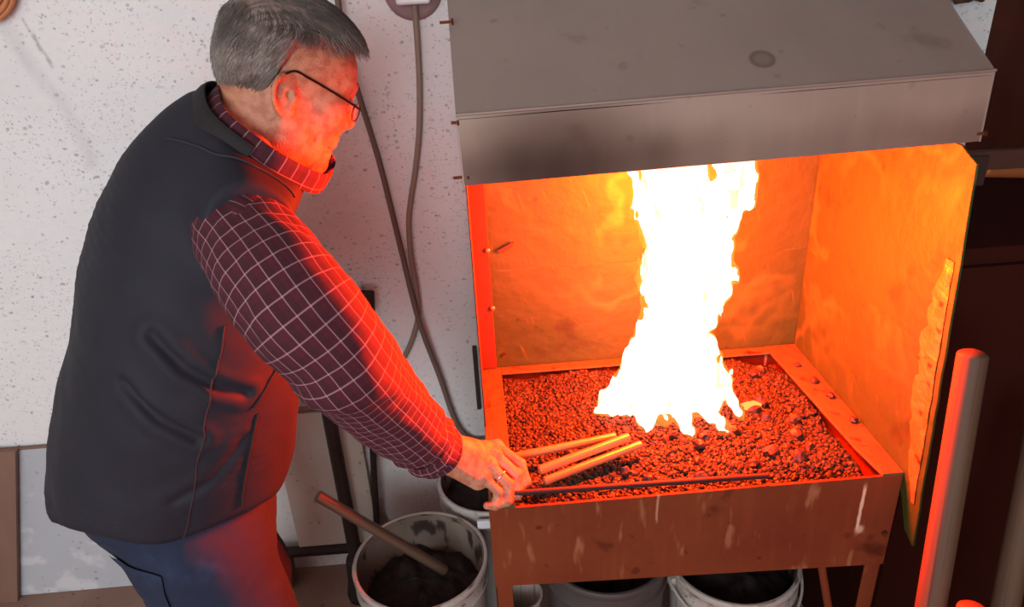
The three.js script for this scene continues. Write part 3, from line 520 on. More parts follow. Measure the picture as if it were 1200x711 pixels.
// ------------------------------------------------------------------ the man
{
  const man = thing('person', 'grey haired man in navy vest and maroon checked shirt bending over the forge fire', 'person');
  // he is a tenth larger than the measures below and stands so much lower
  const S = 1.1, DY = -0.165, fwd = (q) => [q[0] * S, q[1] * S + DY, q[2] * S], inv = (p) => [p[0] / S, (p[1] - DY) / S, p[2] / S];
  const big = (f) => (p) => S * f(inv(p)), netsBig = (f, lo, hi, h, uv, fine) => nets(big(f), fwd(lo), fwd(hi), h, uv, fine);
  // torso frame
  const yaw = 0.436, TF = [Math.cos(yaw), 0, -Math.sin(yaw)], TR = [Math.sin(yaw), 0, Math.cos(yaw)];
  // spine stations: centre, half depth (front-back), half width
  const ST = [[-0.545, 0.66, -1.05, 0.135, 0.17], [-0.528, 0.769, -1.05, 0.138, 0.170], [-0.551, 0.862, -1.05, 0.181, 0.185], [-0.514, 0.975, -1.05, 0.179, 0.19], [-0.470, 1.092, -1.05, 0.165, 0.195], [-0.430, 1.225, -1.05, 0.150, 0.175], [-0.384, 1.335, -1.042, 0.122, 0.125], [-0.343, 1.395, -1.042, 0.093, 0.088], [-0.296, 1.43, -1.05, 0.074, 0.070]];
  const dot = (p, q) => p[0] * q[0] + p[1] * q[1] + p[2] * q[2];
  const SP = [], NS = 64, SD = [0.30, 0.954, 0];
  { const cr = (k, t) => { const n = ST.length - 1, x = t * n, i = Math.min(n - 1, Math.floor(x)), f = x - i, g = (j) => ST[clamp(j, 0, n)][k], m0 = (g(i + 1) - g(i - 1)) / 2, m1 = (g(i + 2) - g(i)) / 2, f2 = f * f, f3 = f2 * f; return (2 * f3 - 3 * f2 + 1) * g(i) + (f3 - 2 * f2 + f) * m0 + (3 * f2 - 2 * f3) * g(i + 1) + (f3 - f2) * m1; };
    for (let i = 0; i <= NS; i++) SP.push([0, 1, 2, 3, 4].map((k) => cr(k, i / NS)));
    for (let r = 0; r < 5; r++) for (let k = 0; k < 5; k++) { const c = SP.map((q) => q[k]); for (let i = 1; i < NS; i++) SP[i][k] = (c[i - 1] + 2 * c[i] + c[i + 1]) / 4; }
    SP.forEach((q, i) => { const a = SP[Math.max(0, i - 4)], b = SP[Math.min(NS, i + 4)], d = [b[0] - a[0], b[1] - a[1], b[2] - a[2]], l = Math.hypot(...d), T = d.map((x) => x / l), lf = [0, 1, 2].map((k) => TF[k] - T[k] * dot(TF, T)), ll = Math.hypot(...lf); q.T = T; q.F = lf.map((x) => x / ll); q.s = dot(q, SD); }); }
  function trunk(p, grow = 0) {
    const s = p[0] * SD[0] + p[1] * SD[1], s0 = SP[0].s, s1 = SP[NS].s;
    let i = clamp(Math.round((s - s0) / (s1 - s0) * NS), 0, NS), al = 9;
    for (let k = 0; k < 5; k++) { const q = SP[i]; al = (p[0] - q[0]) * q.T[0] + (p[1] - q[1]) * q.T[1] + (p[2] - q[2]) * q.T[2]; const j = clamp(i + Math.round(al / 0.0125), 0, NS); if (j === i) break; i = j; }
    const q = SP[i]; al = (p[0] - q[0]) * q.T[0] + (p[1] - q[1]) * q.T[1] + (p[2] - q[2]) * q.T[2];
    const o = SP[clamp(i + (al > 0 ? 1 : -1), 0, NS)], f = clamp(Math.abs(al) / 0.0125), M5 = (k) => mix(q[k], o[k], f);
    const w = [p[0] - M5(0), p[1] - M5(1), p[2] - M5(2)], a = M5(3) + grow, b = M5(4) + grow;
    const u = dot(w, q.F) / a, v = dot(w, TR) / b, r = Math.pow(Math.pow(Math.abs(u), 2.2) + Math.pow(Math.abs(v), 2.2), 1 / 2.2), d = (r - 1) * Math.min(a, b);
    if ((i === 0 && al < 0) || (i === NS && al > 0)) return Math.max(d, Math.abs(al) - 0.012);
    return d;
  }
  const ShR = [-0.288, 1.338, -0.897], ShL = [-0.405, 1.275, -1.185], NB = [-0.335, 1.40, -1.055];
  const upper = (p, g) => smin(trunk(p, g), smin(cap(p, NB, ShR, 0.066 + g, 0.056 + g), cap(p, NB, ShL, 0.066 + g, 0.054 + g), 0.02), 0.05);

  // ---- head frame
  const H = [-0.253, 1.485, -1.10], HF = [0.803, -0.456, -0.385], HU = [0.398, 0.890, -0.225], HR = [0.445, 0.028, 0.895];
  const loc = (p) => { const q = [p[0] - H[0], p[1] - H[1], p[2] - H[2]]; return [dot(q, HF), dot(q, HU), dot(q, HR)]; };
  const wldM = (l) => [0, 1, 2].map((k) => H[k] + l[0] * HF[k] + l[1] * HU[k] + l[2] * HR[k]), wld = (l) => fwd(wldM(l));
  function skull(l) { return smin(ell(l, [-0.010, 0.028, 0], [0.086, 0.080, 0.073]), ell(l, [0.032, 0.036, 0], [0.052, 0.052, 0.060]), 0.03); }
  function face(l) {
    const m = [l[0], l[1], Math.abs(l[2])];
    let d = skull(l);
    d = smin(d, ell(m, [0.034, -0.030, 0], [0.050, 0.072, 0.056]), 0.03);
    d = smin(d, cap(m, [0.062, -0.090, 0.008], [0.012, -0.062, 0.047], 0.017, 0.019), 0.03);
    d = smin(d, cap(m, [0.03, -0.078, 0.0], [-0.01, -0.05, 0.03], 0.03, 0.035), 0.03);
    d = smin(d, sph(m, [0.067, -0.092, 0.005], 0.0165), 0.016);                        // chin
    d = smin(d, cap(m, [0.083, 0.027, 0.010], [0.063, 0.029, 0.045], 0.0095, 0.009), 0.014);  // brow
    d = smin(d, sph(m, [0.050, -0.016, 0.043], 0.020), 0.03);                          // cheek bone
    d = smax(d, -ell(m, [0.096, 0.004, 0.033], [0.018, 0.013, 0.020]), 0.016);         // eye socket
    d = smin(d, cap(m, [0.086, 0.012, 0], [0.099, -0.022, 0], 0.0075, 0.0095), 0.012); // nose
    d = smin(d, sph(m, [0.087, -0.026, 0.011], 0.0095), 0.010);
    d = smin(d, cap(m, [0.080, -0.036, 0.0], [0.078, -0.055, 0.012], 0.009, 0.009), 0.014); // upper lip
    d = smin(d, cap(m, [0.083, -0.062, 0], [0.069, -0.066, 0.023], 0.0065, 0.004), 0.008);
    d = smin(d, cap(m, [0.081, -0.0755, 0], [0.068, -0.071, 0.021], 0.0065, 0.004), 0.008);
    d = smax(d, -cap(m, [0.093, -0.0685, 0], [0.073, -0.0685, 0.026], 0.0022), 0.004);
    d = smax(d, -cap(m, [0.083, -0.031, 0.024], [0.071, -0.068, 0.033], 0.0024), 0.010);  // nasolabial
    d = smax(d, -cap(m, [0.044, -0.050, 0.057], [0.026, -0.085, 0.050], 0.0002), 0.008);
    d = smax(d, -cap(m, [0.0, -0.072, 0.058], [-0.03, -0.10, 0.05], 0.0015), 0.009);
    // eyelids
    d = smin(d, ell(m, [0.0745, 0.0035, 0.032], [0.0125, 0.0105, 0.015]), 0.005);
    d = smax(d, -cap(m, [0.0885, 0.0025, 0.026], [0.083, 0.0025, 0.040], 0.0018), 0.002);
    // ear
    const e0 = (m[0] + 0.019) * 1.16, e1 = m[1] * 1.16 + 0.001, e = [e0 * 0.97 + e1 * 0.24, -e0 * 0.24 + e1 * 0.97, m[2]];
    const rim = Math.hypot(Math.hypot(e[0] + 0.008, (e[1] + 0.012) * 0.66) - 0.0175, (e[2] - 0.074 - (e[0] + 0.005) * -0.45) * 1.0) - 0.0042;
    let ear = smin(ell(e, [-0.004, -0.012, 0.070], [0.017, 0.027, 0.006]), rim, 0.006);
    ear = smin(ear, sph(e, [0.003, -0.040, 0.071], 0.0075), 0.008);
    ear = smax(ear, -ell(e, [0.000, -0.014, 0.081], [0.0075, 0.012, 0.009]), 0.004);
    ear = smin(ear, sph(e, [0.0095, -0.016, 0.073], 0.0045), 0.005);
    d = smin(d, ear, 0.006);
    return d;
  }
  const neckA = [-0.360, 1.375, -1.06], neckB = wldM([-0.028, -0.040, 0]);
  const headSdf = (p) => smin(smin(face(loc(p)), cap(p, neckA, neckB, 0.066, 0.060), 0.028), cap(p, [-0.285, 1.375, -1.055], wldM([0.0, -0.075, 0]), 0.040, 0.040), 0.03);

  // ---- right hand on the poker
  const fingers = [
    [[0.004, 0.835, -1.090], [0.045, 0.808, -1.068], [0.052, 0.786, -1.044], [0.030, 0.776, -1.026], 0.0098],
    [[-0.001, 0.834, -1.066], [0.036, 0.804, -1.045], [0.036, 0.780, -1.024], [0.014, 0.775, -1.013], 0.0102],
    [[-0.010, 0.828, -1.044], [0.021, 0.800, -1.025], [0.016, 0.778, -1.008], [-0.003, 0.776, -1.002], 0.0097],
    [[-0.022, 0.818, -1.028], [0.002, 0.795, -1.013], [-0.006, 0.777, -1.000], [-0.020, 0.780, -0.998], 0.0085]];
  const wristR = [-0.103, 0.882, -1.036];
  const handR = (p) => {
    let d = cap(p, [-0.19, 1.0, -0.985], wristR, 0.036, 0.029);
    d = smin(d, cap(p, wristR, [-0.050, 0.848, -1.055], 0.027, 0.027), 0.02);
    let palm = 9;
    for (const [k, , , , r] of fingers) palm = smin(palm, cap(p, [-0.072, 0.858, -1.052], [k[0] - 0.004, k[1] - 0.004, k[2]], 0.021, r + 0.0045), 0.014);
    d = smin(d, palm, 0.016);
    d = smin(d, cap(p, [-0.075, 0.85, -1.03], [-0.035, 0.808, -1.028], 0.020, 0.013), 0.015);   // heel of the hand
    for (const [a, b, c, e, r] of fingers) { let fg = smin(cap(p, a, b, r + 0.001, r), cap(p, b, c, r, r * 0.92), 0.004); fg = smin(fg, cap(p, c, e, r * 0.92, r * 0.8), 0.004); fg = smin(fg, sph(p, [a[0] + 0.002, a[1] + 0.002, a[2]], r + 0.0015), 0.006); d = smin(d, fg, 0.005); }
    const th = smin(cap(p, [-0.062, 0.842, -1.080], [-0.020, 0.812, -1.098], 0.017, 0.0125), smin(cap(p, [-0.020, 0.812, -1.098], [0.012, 0.792, -1.080], 0.0125, 0.011), cap(p, [0.012, 0.792, -1.080], [0.030, 0.782, -1.052], 0.011, 0.009), 0.004), 0.005);
    return smin(d, th, 0.012);
  };
  // ---- left hand resting at his side
  const wL = [-0.47, 0.93, -1.29];
  const handL = (p) => {
    let d = cap(p, [-0.49, 1.04, -1.32], wL, 0.034, 0.027);
    for (let i = 0; i < 4; i++) {
      const o = (i - 1.5) * 0.019, k = [-0.452 + o * 0.6, 0.852, -1.272 + o * -0.35], m = [k[0] + 0.014, k[1] - 0.042 + Math.abs(i - 1) * 0.004, k[2] + 0.006], t = [m[0] + 0.001, m[1] - 0.028, m[2] + 0.014];
      d = smin(d, cap(p, [wL[0] + o * 0.5, wL[1], wL[2] - o * 0.2], k, 0.019, 0.0125), 0.014);
      d = smin(d, smin(cap(p, k, m, 0.0095, 0.009), cap(p, m, t, 0.009, 0.0075), 0.003), 0.004);
    }
    return smin(d, smin(cap(p, [-0.458, 0.90, -1.28], [-0.425, 0.865, -1.255], 0.015, 0.011), cap(p, [-0.425, 0.865, -1.255], [-0.415, 0.835, -1.245], 0.011, 0.009), 0.004), 0.01);
  };
  // legs: joints
  const HipR = [-0.535, 0.69, -1.055], KnR = [-0.475, 0.42, -1.035], AnR = [-0.56, 0.10, -1.045], HipL = [-0.60, 0.69, -1.24], KnL = [-0.565, 0.42, -1.26], AnL = [-0.68, 0.10, -1.29];
  const bodyLow = (p) => {
    const q = inv(p);
    let d = S * smin(smin(upper(q, -0.03), smin(cap(q, [-0.41, 1.26, -1.185], [-0.50, 1.11, -1.345], 0.045, 0.04), cap(q, [-0.50, 1.11, -1.345], [-0.49, 1.03, -1.32], 0.04, 0.034), 0.02), 0.03), cap(q, neckA, [-0.33, 1.42, -1.065], 0.055, 0.055), 0.03);
    d = smin(d, smin(cap(p, HipR, KnR, 0.08, 0.05), cap(p, KnR, AnR, 0.05, 0.036), 0.03), 0.05);
    d = smin(d, smin(cap(p, HipL, KnL, 0.08, 0.05), cap(p, KnL, AnL, 0.05, 0.036), 0.03), 0.05);
    for (const A of [AnR, AnL]) d = smin(d, cap(p, [A[0], 0.06, A[2]], [A[0] + 0.15, 0.045, A[2] - 0.06], 0.034, 0.024), 0.03);
    return smin(d, smin(cap(p, [-0.335, 1.27, -1.01], [-0.212, 1.145, -0.92], 0.042, 0.04), cap(p, [-0.212, 1.145, -0.92], [-0.175, 1.0, -0.99], 0.04, 0.036), 0.02), 0.03);
  };
  const skinTex = tex(512, 512, (u, v) => { const a = fbm(u * 14, v * 14, 2, 4), b = noise3(u * 120, v * 120, 4); return lerp3(lerp3(hexc(0xbd8769), hexc(0xa66950), sstep(0.35, 0.7, a)), hexc(0x8f5544), 0.25 * sstep(0.75, 0.95, b)); });
  M.skin = new THREE.MeshPhysicalMaterial({ map: skinTex, roughness: 0.55, bumpMap: tex(256, 256, (u, v) => fbm(u * 40, v * 40, 3, 3), { srgb: false }), bumpScale: 0.0012 });
  M.skin.map.repeat.set(4, 4); M.skin.bumpMap.repeat.set(10, 10);
  const bodyGeo = merge([
    netsBig(headSdf, [-0.46, 1.30, -1.23], [-0.12, 1.63, -0.96], 0.0029),
    nets(handR, [-0.235, 0.755, -1.13], [0.075, 1.045, -0.94], 0.0025),
    netsBig(handL, [-0.56, 0.755, -1.37], [-0.39, 1.085, -1.22], 0.003),
    nets(bodyLow, [-0.90, 0.0, -1.60], [-0.10, 1.45, -0.80], 0.017)]);
  part('body', bodyGeo, M.skin, man);

  // ---- eyes
  const eyeM = std({ color: 0xe8e2da, roughness: 0.2 }), irisM = std({ color: 0x3a3028, roughness: 0.2 });
  for (const s of [-1, 1]) {
    const c = V(...wld([0.0775, 0.0028, 0.032 * s])), g = new THREE.SphereGeometry(0.0107, 18, 12); g.translate(c.x, c.y, c.z); const e = part('eye', g, eyeM, man);
    const ic = V(...wld([0.0856, 0.0015, 0.0335 * s])), ig = new THREE.SphereGeometry(0.0038, 12, 8); ig.translate(ic.x, ic.y, ic.z); part('iris', ig, irisM, e);
  }
  // ---- hair: cap and strands
  const hairline = (l) => { // positive where hair grows
    const f = 0.094 - l[0];
    const low = l[0] > -0.02 ? 0.052 + 0.36 * l[0] : mix(-0.038, 0.045, sstep(-0.05, -0.02, l[0]));
    return Math.min(f, (l[1] - low));
  };
  const topT = (l) => 0.009 + 0.010 * sstep(0.03, 0.10, l[1]) + 0.004 * sstep(-0.05, -0.09, l[0]);
  const hairSdf = (p) => {
    const l = loc(p), hl = hairline(l) - 0.003; let d = skull(l) - topT(l) * sstep(-0.006, 0.022, hl);
    // strand-like ridges running back to front on top, downwards behind
    const a = Math.atan2(l[2], l[1] + 0.03), b = Math.atan2(l[2], -l[0]);
    const w = sstep(0.02, 0.09, l[1]);
    d += 0.0035 * (noise3(a * 26 * w + b * 24 * (1 - w), l[0] * 16 * w + l[1] * 14 * (1 - w), 3) - 0.5);
    d = smin(d, cap(l, [0.058, 0.100, 0.0], [0.084, 0.096, 0.004], 0.010, 0.004), 0.02);
    return smax(d, -hl - 0.001, 0.006);
  };
  const hairTex = tex(512, 512, (u, v) => { const n = fbm(u * 90, v * 14, 2, 3), m = fbm(u * 6, v * 6, 5, 3); return lerp3(lerp3(hexc(0x5e524b), hexc(0x8c7e75), n), hexc(0x40352f), 0.8 * sstep(0.5, 0.7, m)); });
  M.hair = std({ map: hairTex, roughness: 0.55 }); M.hair.map.repeat.set(4, 4);
  const hair = part('hair', netsBig(hairSdf, [-0.42, 1.42, -1.24], [-0.14, 1.66, -0.98], 0.0032), M.hair, man);
  {
    const pos = [], nor = [], col = [], idx = [];
    const grad = (l) => { const e = 0.002, f = skull; const g = [f([l[0] + e, l[1], l[2]]) - f([l[0] - e, l[1], l[2]]), f([l[0], l[1] + e, l[2]]) - f([l[0], l[1] - e, l[2]]), f([l[0], l[1], l[2] + e]) - f([l[0], l[1], l[2] - e])], n = Math.hypot(...g); return g.map((x) => x / n); };
    let made = 0;
    for (let tries = 0; tries < 60000 && made < 6500; tries++) {
      let u = rr(-1, 1), th = rr(0, 6.283), s = Math.sqrt(1 - u * u), l = [s * Math.cos(th) * 0.09, u * 0.085 + 0.028, s * Math.sin(th) * 0.075];
      for (let k = 0; k < 3; k++) { const d = skull(l), g = grad(l); l = l.map((x, i) => x - g[i] * d); }
      const hl = hairline(l); if (hl < 0.002) continue; made++;
      if (hl < 0.016 && rnd() > hl / 0.016) continue; const top = Math.max(sstep(0.055, 0.095, l[1]), sstep(-0.005, 0.035, l[0])), back = sstep(0.0, -0.05, l[0]);
      // growth direction: forward over the top, down and back at the sides
      let dir = [mix(-0.35, 1.0, top) - back * (1 - top) * 0.05, mix(-1.0, -0.12, top), rr(-0.25, 0.25) + Math.sign(l[2]) * top * 0.25];
      const L = mix(0.016, rr(0.028, 0.045), top) * sstep(0.0, 0.03, hl + 0.010), n = 5, lift0 = topT(l) * sstep(-0.006, 0.022, hl) - 0.001;
      const g = clamp(0.36 + 1.5 * (fbm(l[0] * 22, l[2] * 22, l[1] * 22, 3) - 0.5) - 0.12 * sstep(0.07, 0.1, l[1]) * sstep(0.05, 0.0, l[0]) + rr(-0.25, 0.25)), front = sstep(0.02, 0.07, l[0]);
      const grey = mix(mix(0.09, 0.42, g * g), mix(0.2, 0.55, g), Math.max(front * 0.8, sstep(0.05, 0.02, l[1]) * 0.6)), warm = [1.0, 0.87, 0.77];
      const base = pos.length / 3; let c = l.slice();
      for (let k = 0; k <= n; k++) {
        const gr = grad(c), sd = skull(c), lift = lift0 + 0.0035 * (k / n) * rr(0.3, 1.4); c = c.map((x, i) => x - gr[i] * (sd - lift));
        const t = dir.map((x, i) => x - gr[i] * dot(dir, gr)), tl = Math.hypot(...t); const tt = t.map((x) => x / tl);
        const sv = [gr[1] * tt[2] - gr[2] * tt[1], gr[2] * tt[0] - gr[0] * tt[2], gr[0] * tt[1] - gr[1] * tt[0]], w = 0.0007 * (1 - 0.75 * k / n);
        for (const [a, b] of [[1, 0], [-0.5, 0.87], [-0.5, -0.87]]) { const q = c.map((x, i) => x + sv[i] * a * w + gr[i] * b * w), W = wld(q); pos.push(...W); const nn = [0, 1, 2].map((i) => (sv[0] * a + gr[0] * b) * HF[i] + (sv[1] * a + gr[1] * b) * HU[i] + (sv[2] * a + gr[2] * b) * HR[i]); nor.push(...nn); col.push(grey * warm[0], grey * warm[1], grey * warm[2]); }
        if (k < n) for (let q = 0; q < 3; q++) { const a = base + k * 3 + q, b = base + k * 3 + (q + 1) % 3; idx.push(a, b, a + 3, b, b + 3, a + 3); }
        c = c.map((x, i) => x + tt[i] * L / n);
        dir = dir.map((x, i) => x + [0.0, -0.02, rr(-0.12, 0.12)][i]);
      }
    }
    const g = new THREE.BufferGeometry(); g.setAttribute('position', new THREE.Float32BufferAttribute(pos, 3)); g.setAttribute('normal', new THREE.Float32BufferAttribute(nor, 3)); g.setAttribute('color', new THREE.Float32BufferAttribute(col, 3)); g.setIndex(idx);
    part('hair_strands', g, std({ vertexColors: true, roughness: 0.5 }), hair).userData.kind = 'stuff';
  }
  { // eyebrows
    const pos = []; for (const s of [-1, 1]) { const pts = [[0.0885, 0.030, 0.012 * s], [0.085, 0.034, 0.026 * s], [0.074, 0.033, 0.044 * s], [0.066, 0.028, 0.052 * s]].map((l) => V(...wld(l))); pos.push(tube(pts, 0.0028, 16, 6)); }
    pos.forEach((g) => part('eyebrow', g, M.hair, man));
  }
  { // glasses
    const fm = std({ color: 0x2a1714, metalness: 0.5, roughness: 0.35 }), gl = new THREE.MeshPhysicalMaterial({ color: 0xffffff, transmission: 1, roughness: 0.03, thickness: 0 });
    const bridge = tube([[0.0962, 0.003, 0.012], [0.1005, 0.007, 0.0], [0.0962, 0.003, -0.012]].map((l) => V(...wld(l))), 0.0014, 12, 6), rims = [];
    const ring = (s, k) => { const out = []; for (let i = 0; i < 28; i++) { const t = i / 28 * 6.2832, cx = Math.cos(t), cy = Math.sin(t); out.push([0.0965 - 0.006 * (cx * 0.5 + 0.5), -0.004 + 0.0130 * cy * k, s * (0.033 + 0.0215 * cx * k)]); } return out; };
    for (const s of [-1, 1]) rims.push(tube(ring(s, 1).map((l) => V(...wld(l))), 0.0011, 56, 6, true));
    const gls = part('glasses', merge([bridge, ...rims]), fm, man);
    for (const s of [-1, 1]) {
      part('temple', tube([[0.0905, 0.001, 0.0545 * s], [0.084, 0.003, 0.0615 * s], [0.05, 0.010, 0.069 * s], [0.002, 0.018, 0.0750 * s], [-0.018, 0.020, 0.077 * s], [-0.034, 0.006, 0.077 * s], [-0.040, -0.010, 0.074 * s]].map((l) => V(...wld(l))), 0.0017, 40, 6), fm, gls);
      const r = ring(s, 0.97).map((l) => V(...wld(l))), c = V(...wld([0.0945, -0.004, 0.033 * s])), lp = [], li = []; lp.push(c.x, c.y, c.z); for (const v of r) lp.push(v.x, v.y, v.z); for (let i = 0; i < 28; i++) li.push(0, 1 + i, 1 + (i + 1) % 28);
      const lg = new THREE.BufferGeometry(); lg.setAttribute('position', new THREE.Float32BufferAttribute(lp, 3)); lg.setIndex(li); lg.computeVertexNormals(); part('lens', lg, gl, gls);
    }
  }

  // ---- shirt: sleeves, collar, body, all in a checked cloth
  const plaid = tex(512, 512, (u, v) => {
    const line = (t) => { const q = Math.abs(((t * 4) % 1) - 0.5); return sstep(0.055, 0.025, q); };
    const sub = (t) => 0.5 + 0.5 * Math.sign(Math.sin(t * 4 * Math.PI * 2));
    let c = lerp3(hexc(0x4a1424), hexc(0x35101c), 0.5 * sub(u) + 0.3 * sub(v));
    const n = 0.75 + 0.5 * noise3(u * 200, v * 200, 2);
    c = lerp3(c, hexc(0xb8a0a4), clamp(Math.max(line(u), line(v)) * 0.62 * n + line(u) * line(v) * 0.25));
    return c;
  });
  plaid.repeat.set(13.5, 13.5);   // four cells per 74 mm
  M.plaid = std({ map: plaid, roughness: 0.9 });
  function limb(path, radii, wrinkle, opt = {}) {      // swept sleeve with folds; uv in metres
    const c = new THREE.CatmullRomCurve3(path.map((p) => V(...p)), false, 'centripetal'), N = 110, S = 48, L = c.getLength(), fr = c.computeFrenetFrames(N), pos = [], uv = [], idx = [];
    // parallel frames from a fixed reference
    const ref = V(...(opt.ref || [0.3, 0.5, 1]));
    for (let i = 0; i <= N; i++) {
      const t = i / N, o = c.getPointAt(t), T = c.getTangentAt(t), A = ref.clone().sub(T.clone().multiplyScalar(ref.dot(T))).normalize(), Bv = T.clone().cross(A);
      const k = t * (radii.length - 1), ki = Math.min(radii.length - 2, Math.floor(k)), kk = k - ki, sm = kk * kk * (3 - 2 * kk); let R = mix(radii[ki], radii[ki + 1], sm);
      for (let j = 0; j <= S; j++) {
        const a = -Math.PI + j / S * 2 * Math.PI, ca = Math.cos(a), sa = Math.sin(a);
        const ph = ca * 1.5, f = wrinkle * ((fbm(t * 9 + ca * 0.9, sa * 1.4 + t * 3, 3 + ca, 3) - 0.5) * 2 + 0.55 * Math.sin(t * 46 + 2.5 * sa + 1.2 * ca) * sstep(0.34, 0.5, t) * sstep(0.68, 0.52, t) * sstep(-0.2, 0.8, opt.in ? -sa : sa) + 0.6 * Math.sin(t * 80 + 3 * ca + sa * 2) * sstep(0.86, 0.95, t));
        const r = R + f; pos.push(o.x + (A.x * ca + Bv.x * sa) * r, o.y + (A.y * ca + Bv.y * sa) * r, o.z + (A.z * ca + Bv.z * sa) * r);
        uv.push(a * 0.068, t * L);
      }
    }
    const W = S + 1; for (let i = 0; i < N; i++) for (let j = 0; j < S; j++) { const a = i * W + j; idx.push(a, a + W, a + 1, a + 1, a + W, a + W + 1); }
    const g = new THREE.BufferGeometry(); g.setAttribute('position', new THREE.Float32BufferAttribute(pos, 3)); g.setAttribute('uv', new THREE.Float32BufferAttribute(uv, 2)); g.setIndex(idx); g.computeVertexNormals(); return g;
  }
  const slR = limb([[-0.3685, 1.2925, -1.0835], [-0.306, 1.274, -0.982], [-0.2485, 1.214, -0.921], [-0.2097, 1.147, -0.918], [-0.180, 1.049, -0.967], [-0.140, 0.955, -1.007], [-0.108, 0.886, -1.036]], [0.066, 0.074, 0.081, 0.076, 0.071, 0.064, 0.052], 0.0078);
  const slL = limb([[-0.38, 1.29, -1.13], [-0.42, 1.26, -1.20], [-0.47, 1.21, -1.29], [-0.50, 1.11, -1.345], [-0.485, 1.02, -1.32], [-0.472, 0.945, -1.295]].map(fwd), [0.072, 0.077, 0.073, 0.068, 0.06, 0.052], 0.006, { ref: [0.2, 0.4, -1] });
  const shirtSdf = (p) => smax(smax(upper(p, -0.016), 0.93 - p[1], 0.01), (p[0] + 0.298) * 0.66 + (p[1] - 1.428) * 0.75, 0.01);
  const shirtBody = netsBig(shirtSdf, [-0.80, 0.84, -1.36], [-0.14, 1.52, -0.76], 0.011, (p) => [dot(p, TF) - dot(p, TR) * 0.7, p[1]]);
  // collar band round the neck
  function ringBand(cen, ax, ay, nrm, ra, rb, h, thick, flare, gap, mw = 90) {
    const pos = [], uv = [], idx = [], C = V(...cen), A = V(...ax).normalize(), Nn = V(...nrm).normalize(), B = Nn.clone().cross(A).normalize(); let s = 0, last = null;
    const prof = [[0, 0], [0, 0.25], [0, 0.5], [0, 0.8], [0.3, 1], [0.7, 1], [1, 0.8], [1, 0.5], [1, 0.25], [1, 0]];
    for (let i = 0; i <= mw; i++) {
      const t = gap + (2 * Math.PI - 2 * gap) * i / mw, P = C.clone().addScaledVector(A, Math.cos(t) * ra).addScaledVector(B, Math.sin(t) * rb); if (last) s += P.distanceTo(last); last = P;
      const out = A.clone().multiplyScalar(Math.cos(t) / ra).addScaledVector(B, Math.sin(t) / rb).normalize();
      prof.forEach(([o, y]) => { const q = P.clone().addScaledVector(out, o * thick + flare * (1 - y) + 0.0015 * Math.sin(t * 7)).addScaledVector(Nn, y * h + 0.002 * Math.sin(t * 3)); pos.push(q.x, q.y, q.z); uv.push(s, y * h + o * 0.04); });
    }
    const W = prof.length; for (let i = 0; i < mw; i++) for (let j = 0; j < W - 1; j++) { const a = i * W + j; idx.push(a, a + 1, a + W, a + 1, a + W + 1, a + W); }
    const g = new THREE.BufferGeometry(); g.setAttribute('position', new THREE.Float32BufferAttribute(pos, 3)); g.setAttribute('uv', new THREE.Float32BufferAttribute(uv, 2)); g.setIndex(idx); g.scale(S, S, S); g.translate(0, DY, 0); g.computeVertexNormals(); return g;
  }
  const cA = [0.72, -0.69, -0.20], cN = [0.69, 0.72, 0.02];
  const collar = ringBand([-0.288, 1.411, -1.062], cA, null, cN, 0.088, 0.080, 0.030, 0.007, 0.004, 0.16);
  const shirt = part('shirt', merge([slR, slL, shirtBody]), M.plaid, man);
  part('collar', collar, M.plaid, shirt);
  part('cuff', limb([[-0.117, 0.908, -1.025], [-0.098, 0.868, -1.045]], [0.050, 0.048], 0.003), M.plaid, shirt);

  // ---- vest
  const vestTex = tex(512, 512, (u, v) => { const n = 0.5 * noise3(u * 256, v * 256, 1) + 0.5 * fbm(u * 8, v * 8, 3); let c = lerp3(hexc(0x21222a), hexc(0x2a2c35), n); return lerp3(c, hexc(0x8d8a8a), 0.5 * specks(u * 4, v * 4, 0.12, 0.01, 0.022, 8)); });
  vestTex.repeat.set(2, 2);
  M.vest = new THREE.MeshPhysicalMaterial({ map: vestTex, roughness: 0.68, specularIntensity: 0.45 });
  // [[-0.38, 1.345, -1.0], [-0.215, 1.285, -0.70]], armAxL = [[-0.38, 1.36, -1.09], [-0.55, 1.27, -1.45]];
  const onto = (f, p) => { let q = p.slice(); for (let k = 0; k < 14; k++) { const e = 0.003, d = f(q), g = [0, 1, 2].map((i) => { const a = q.slice(), b = q.slice(); a[i] += e; b[i] -= e; return f(a) - f(b); }), n = Math.hypot(...g) || 1; q = q.map((x, i) => x - g[i] / n * d * 0.7); } return q; };
  const bare = (p) => upper(p, 0.0) + 0.012 * (fbm(p[0] * 7 + 3, p[1] * 7, p[2] * 7, 3) - 0.5);
  const folds = [[[-0.432, 1.218, -0.87], [-0.4, 1.165, -0.87], [-0.362, 1.127, -0.87], [-0.322, 1.10, -0.87]], [[-0.484, 1.151, -0.87], [-0.448, 1.096, -0.87], [-0.409, 1.055, -0.87]], [[-0.468, 0.952, -0.87], [-0.41, 0.97, -0.87], [-0.34, 1.02, -0.87]]].map((f) => f.map((p) => onto(bare, p)));
  const vestSdf = (p) => {
    let d = bare(p);
    if (d > -0.03 && d < 0.03) folds.forEach((fl, n) => { let c = 9; for (let i = 0; i + 1 < fl.length; i++) c = Math.min(c, cap(p, fl[i], fl[i + 1], 0)); const k = n === 2 ? 0.4 : 1; d += k * (0.0075 * Math.exp(-((c / 0.0065) ** 2)) - 0.003 * Math.exp(-(((c - 0.018) / 0.010) ** 2))); });
    const hem = p[1] - (0.768 + 0.09 * clamp((dot(p, TR) + 1.182) / 0.16, -0.5, 1.15) + 0.085 * sstep(-0.02, -0.2, dot(p, TF) + 0.057) + 0.003 * Math.sin(p[0] * 30));
    d = smax(d, -hem, 0.014);
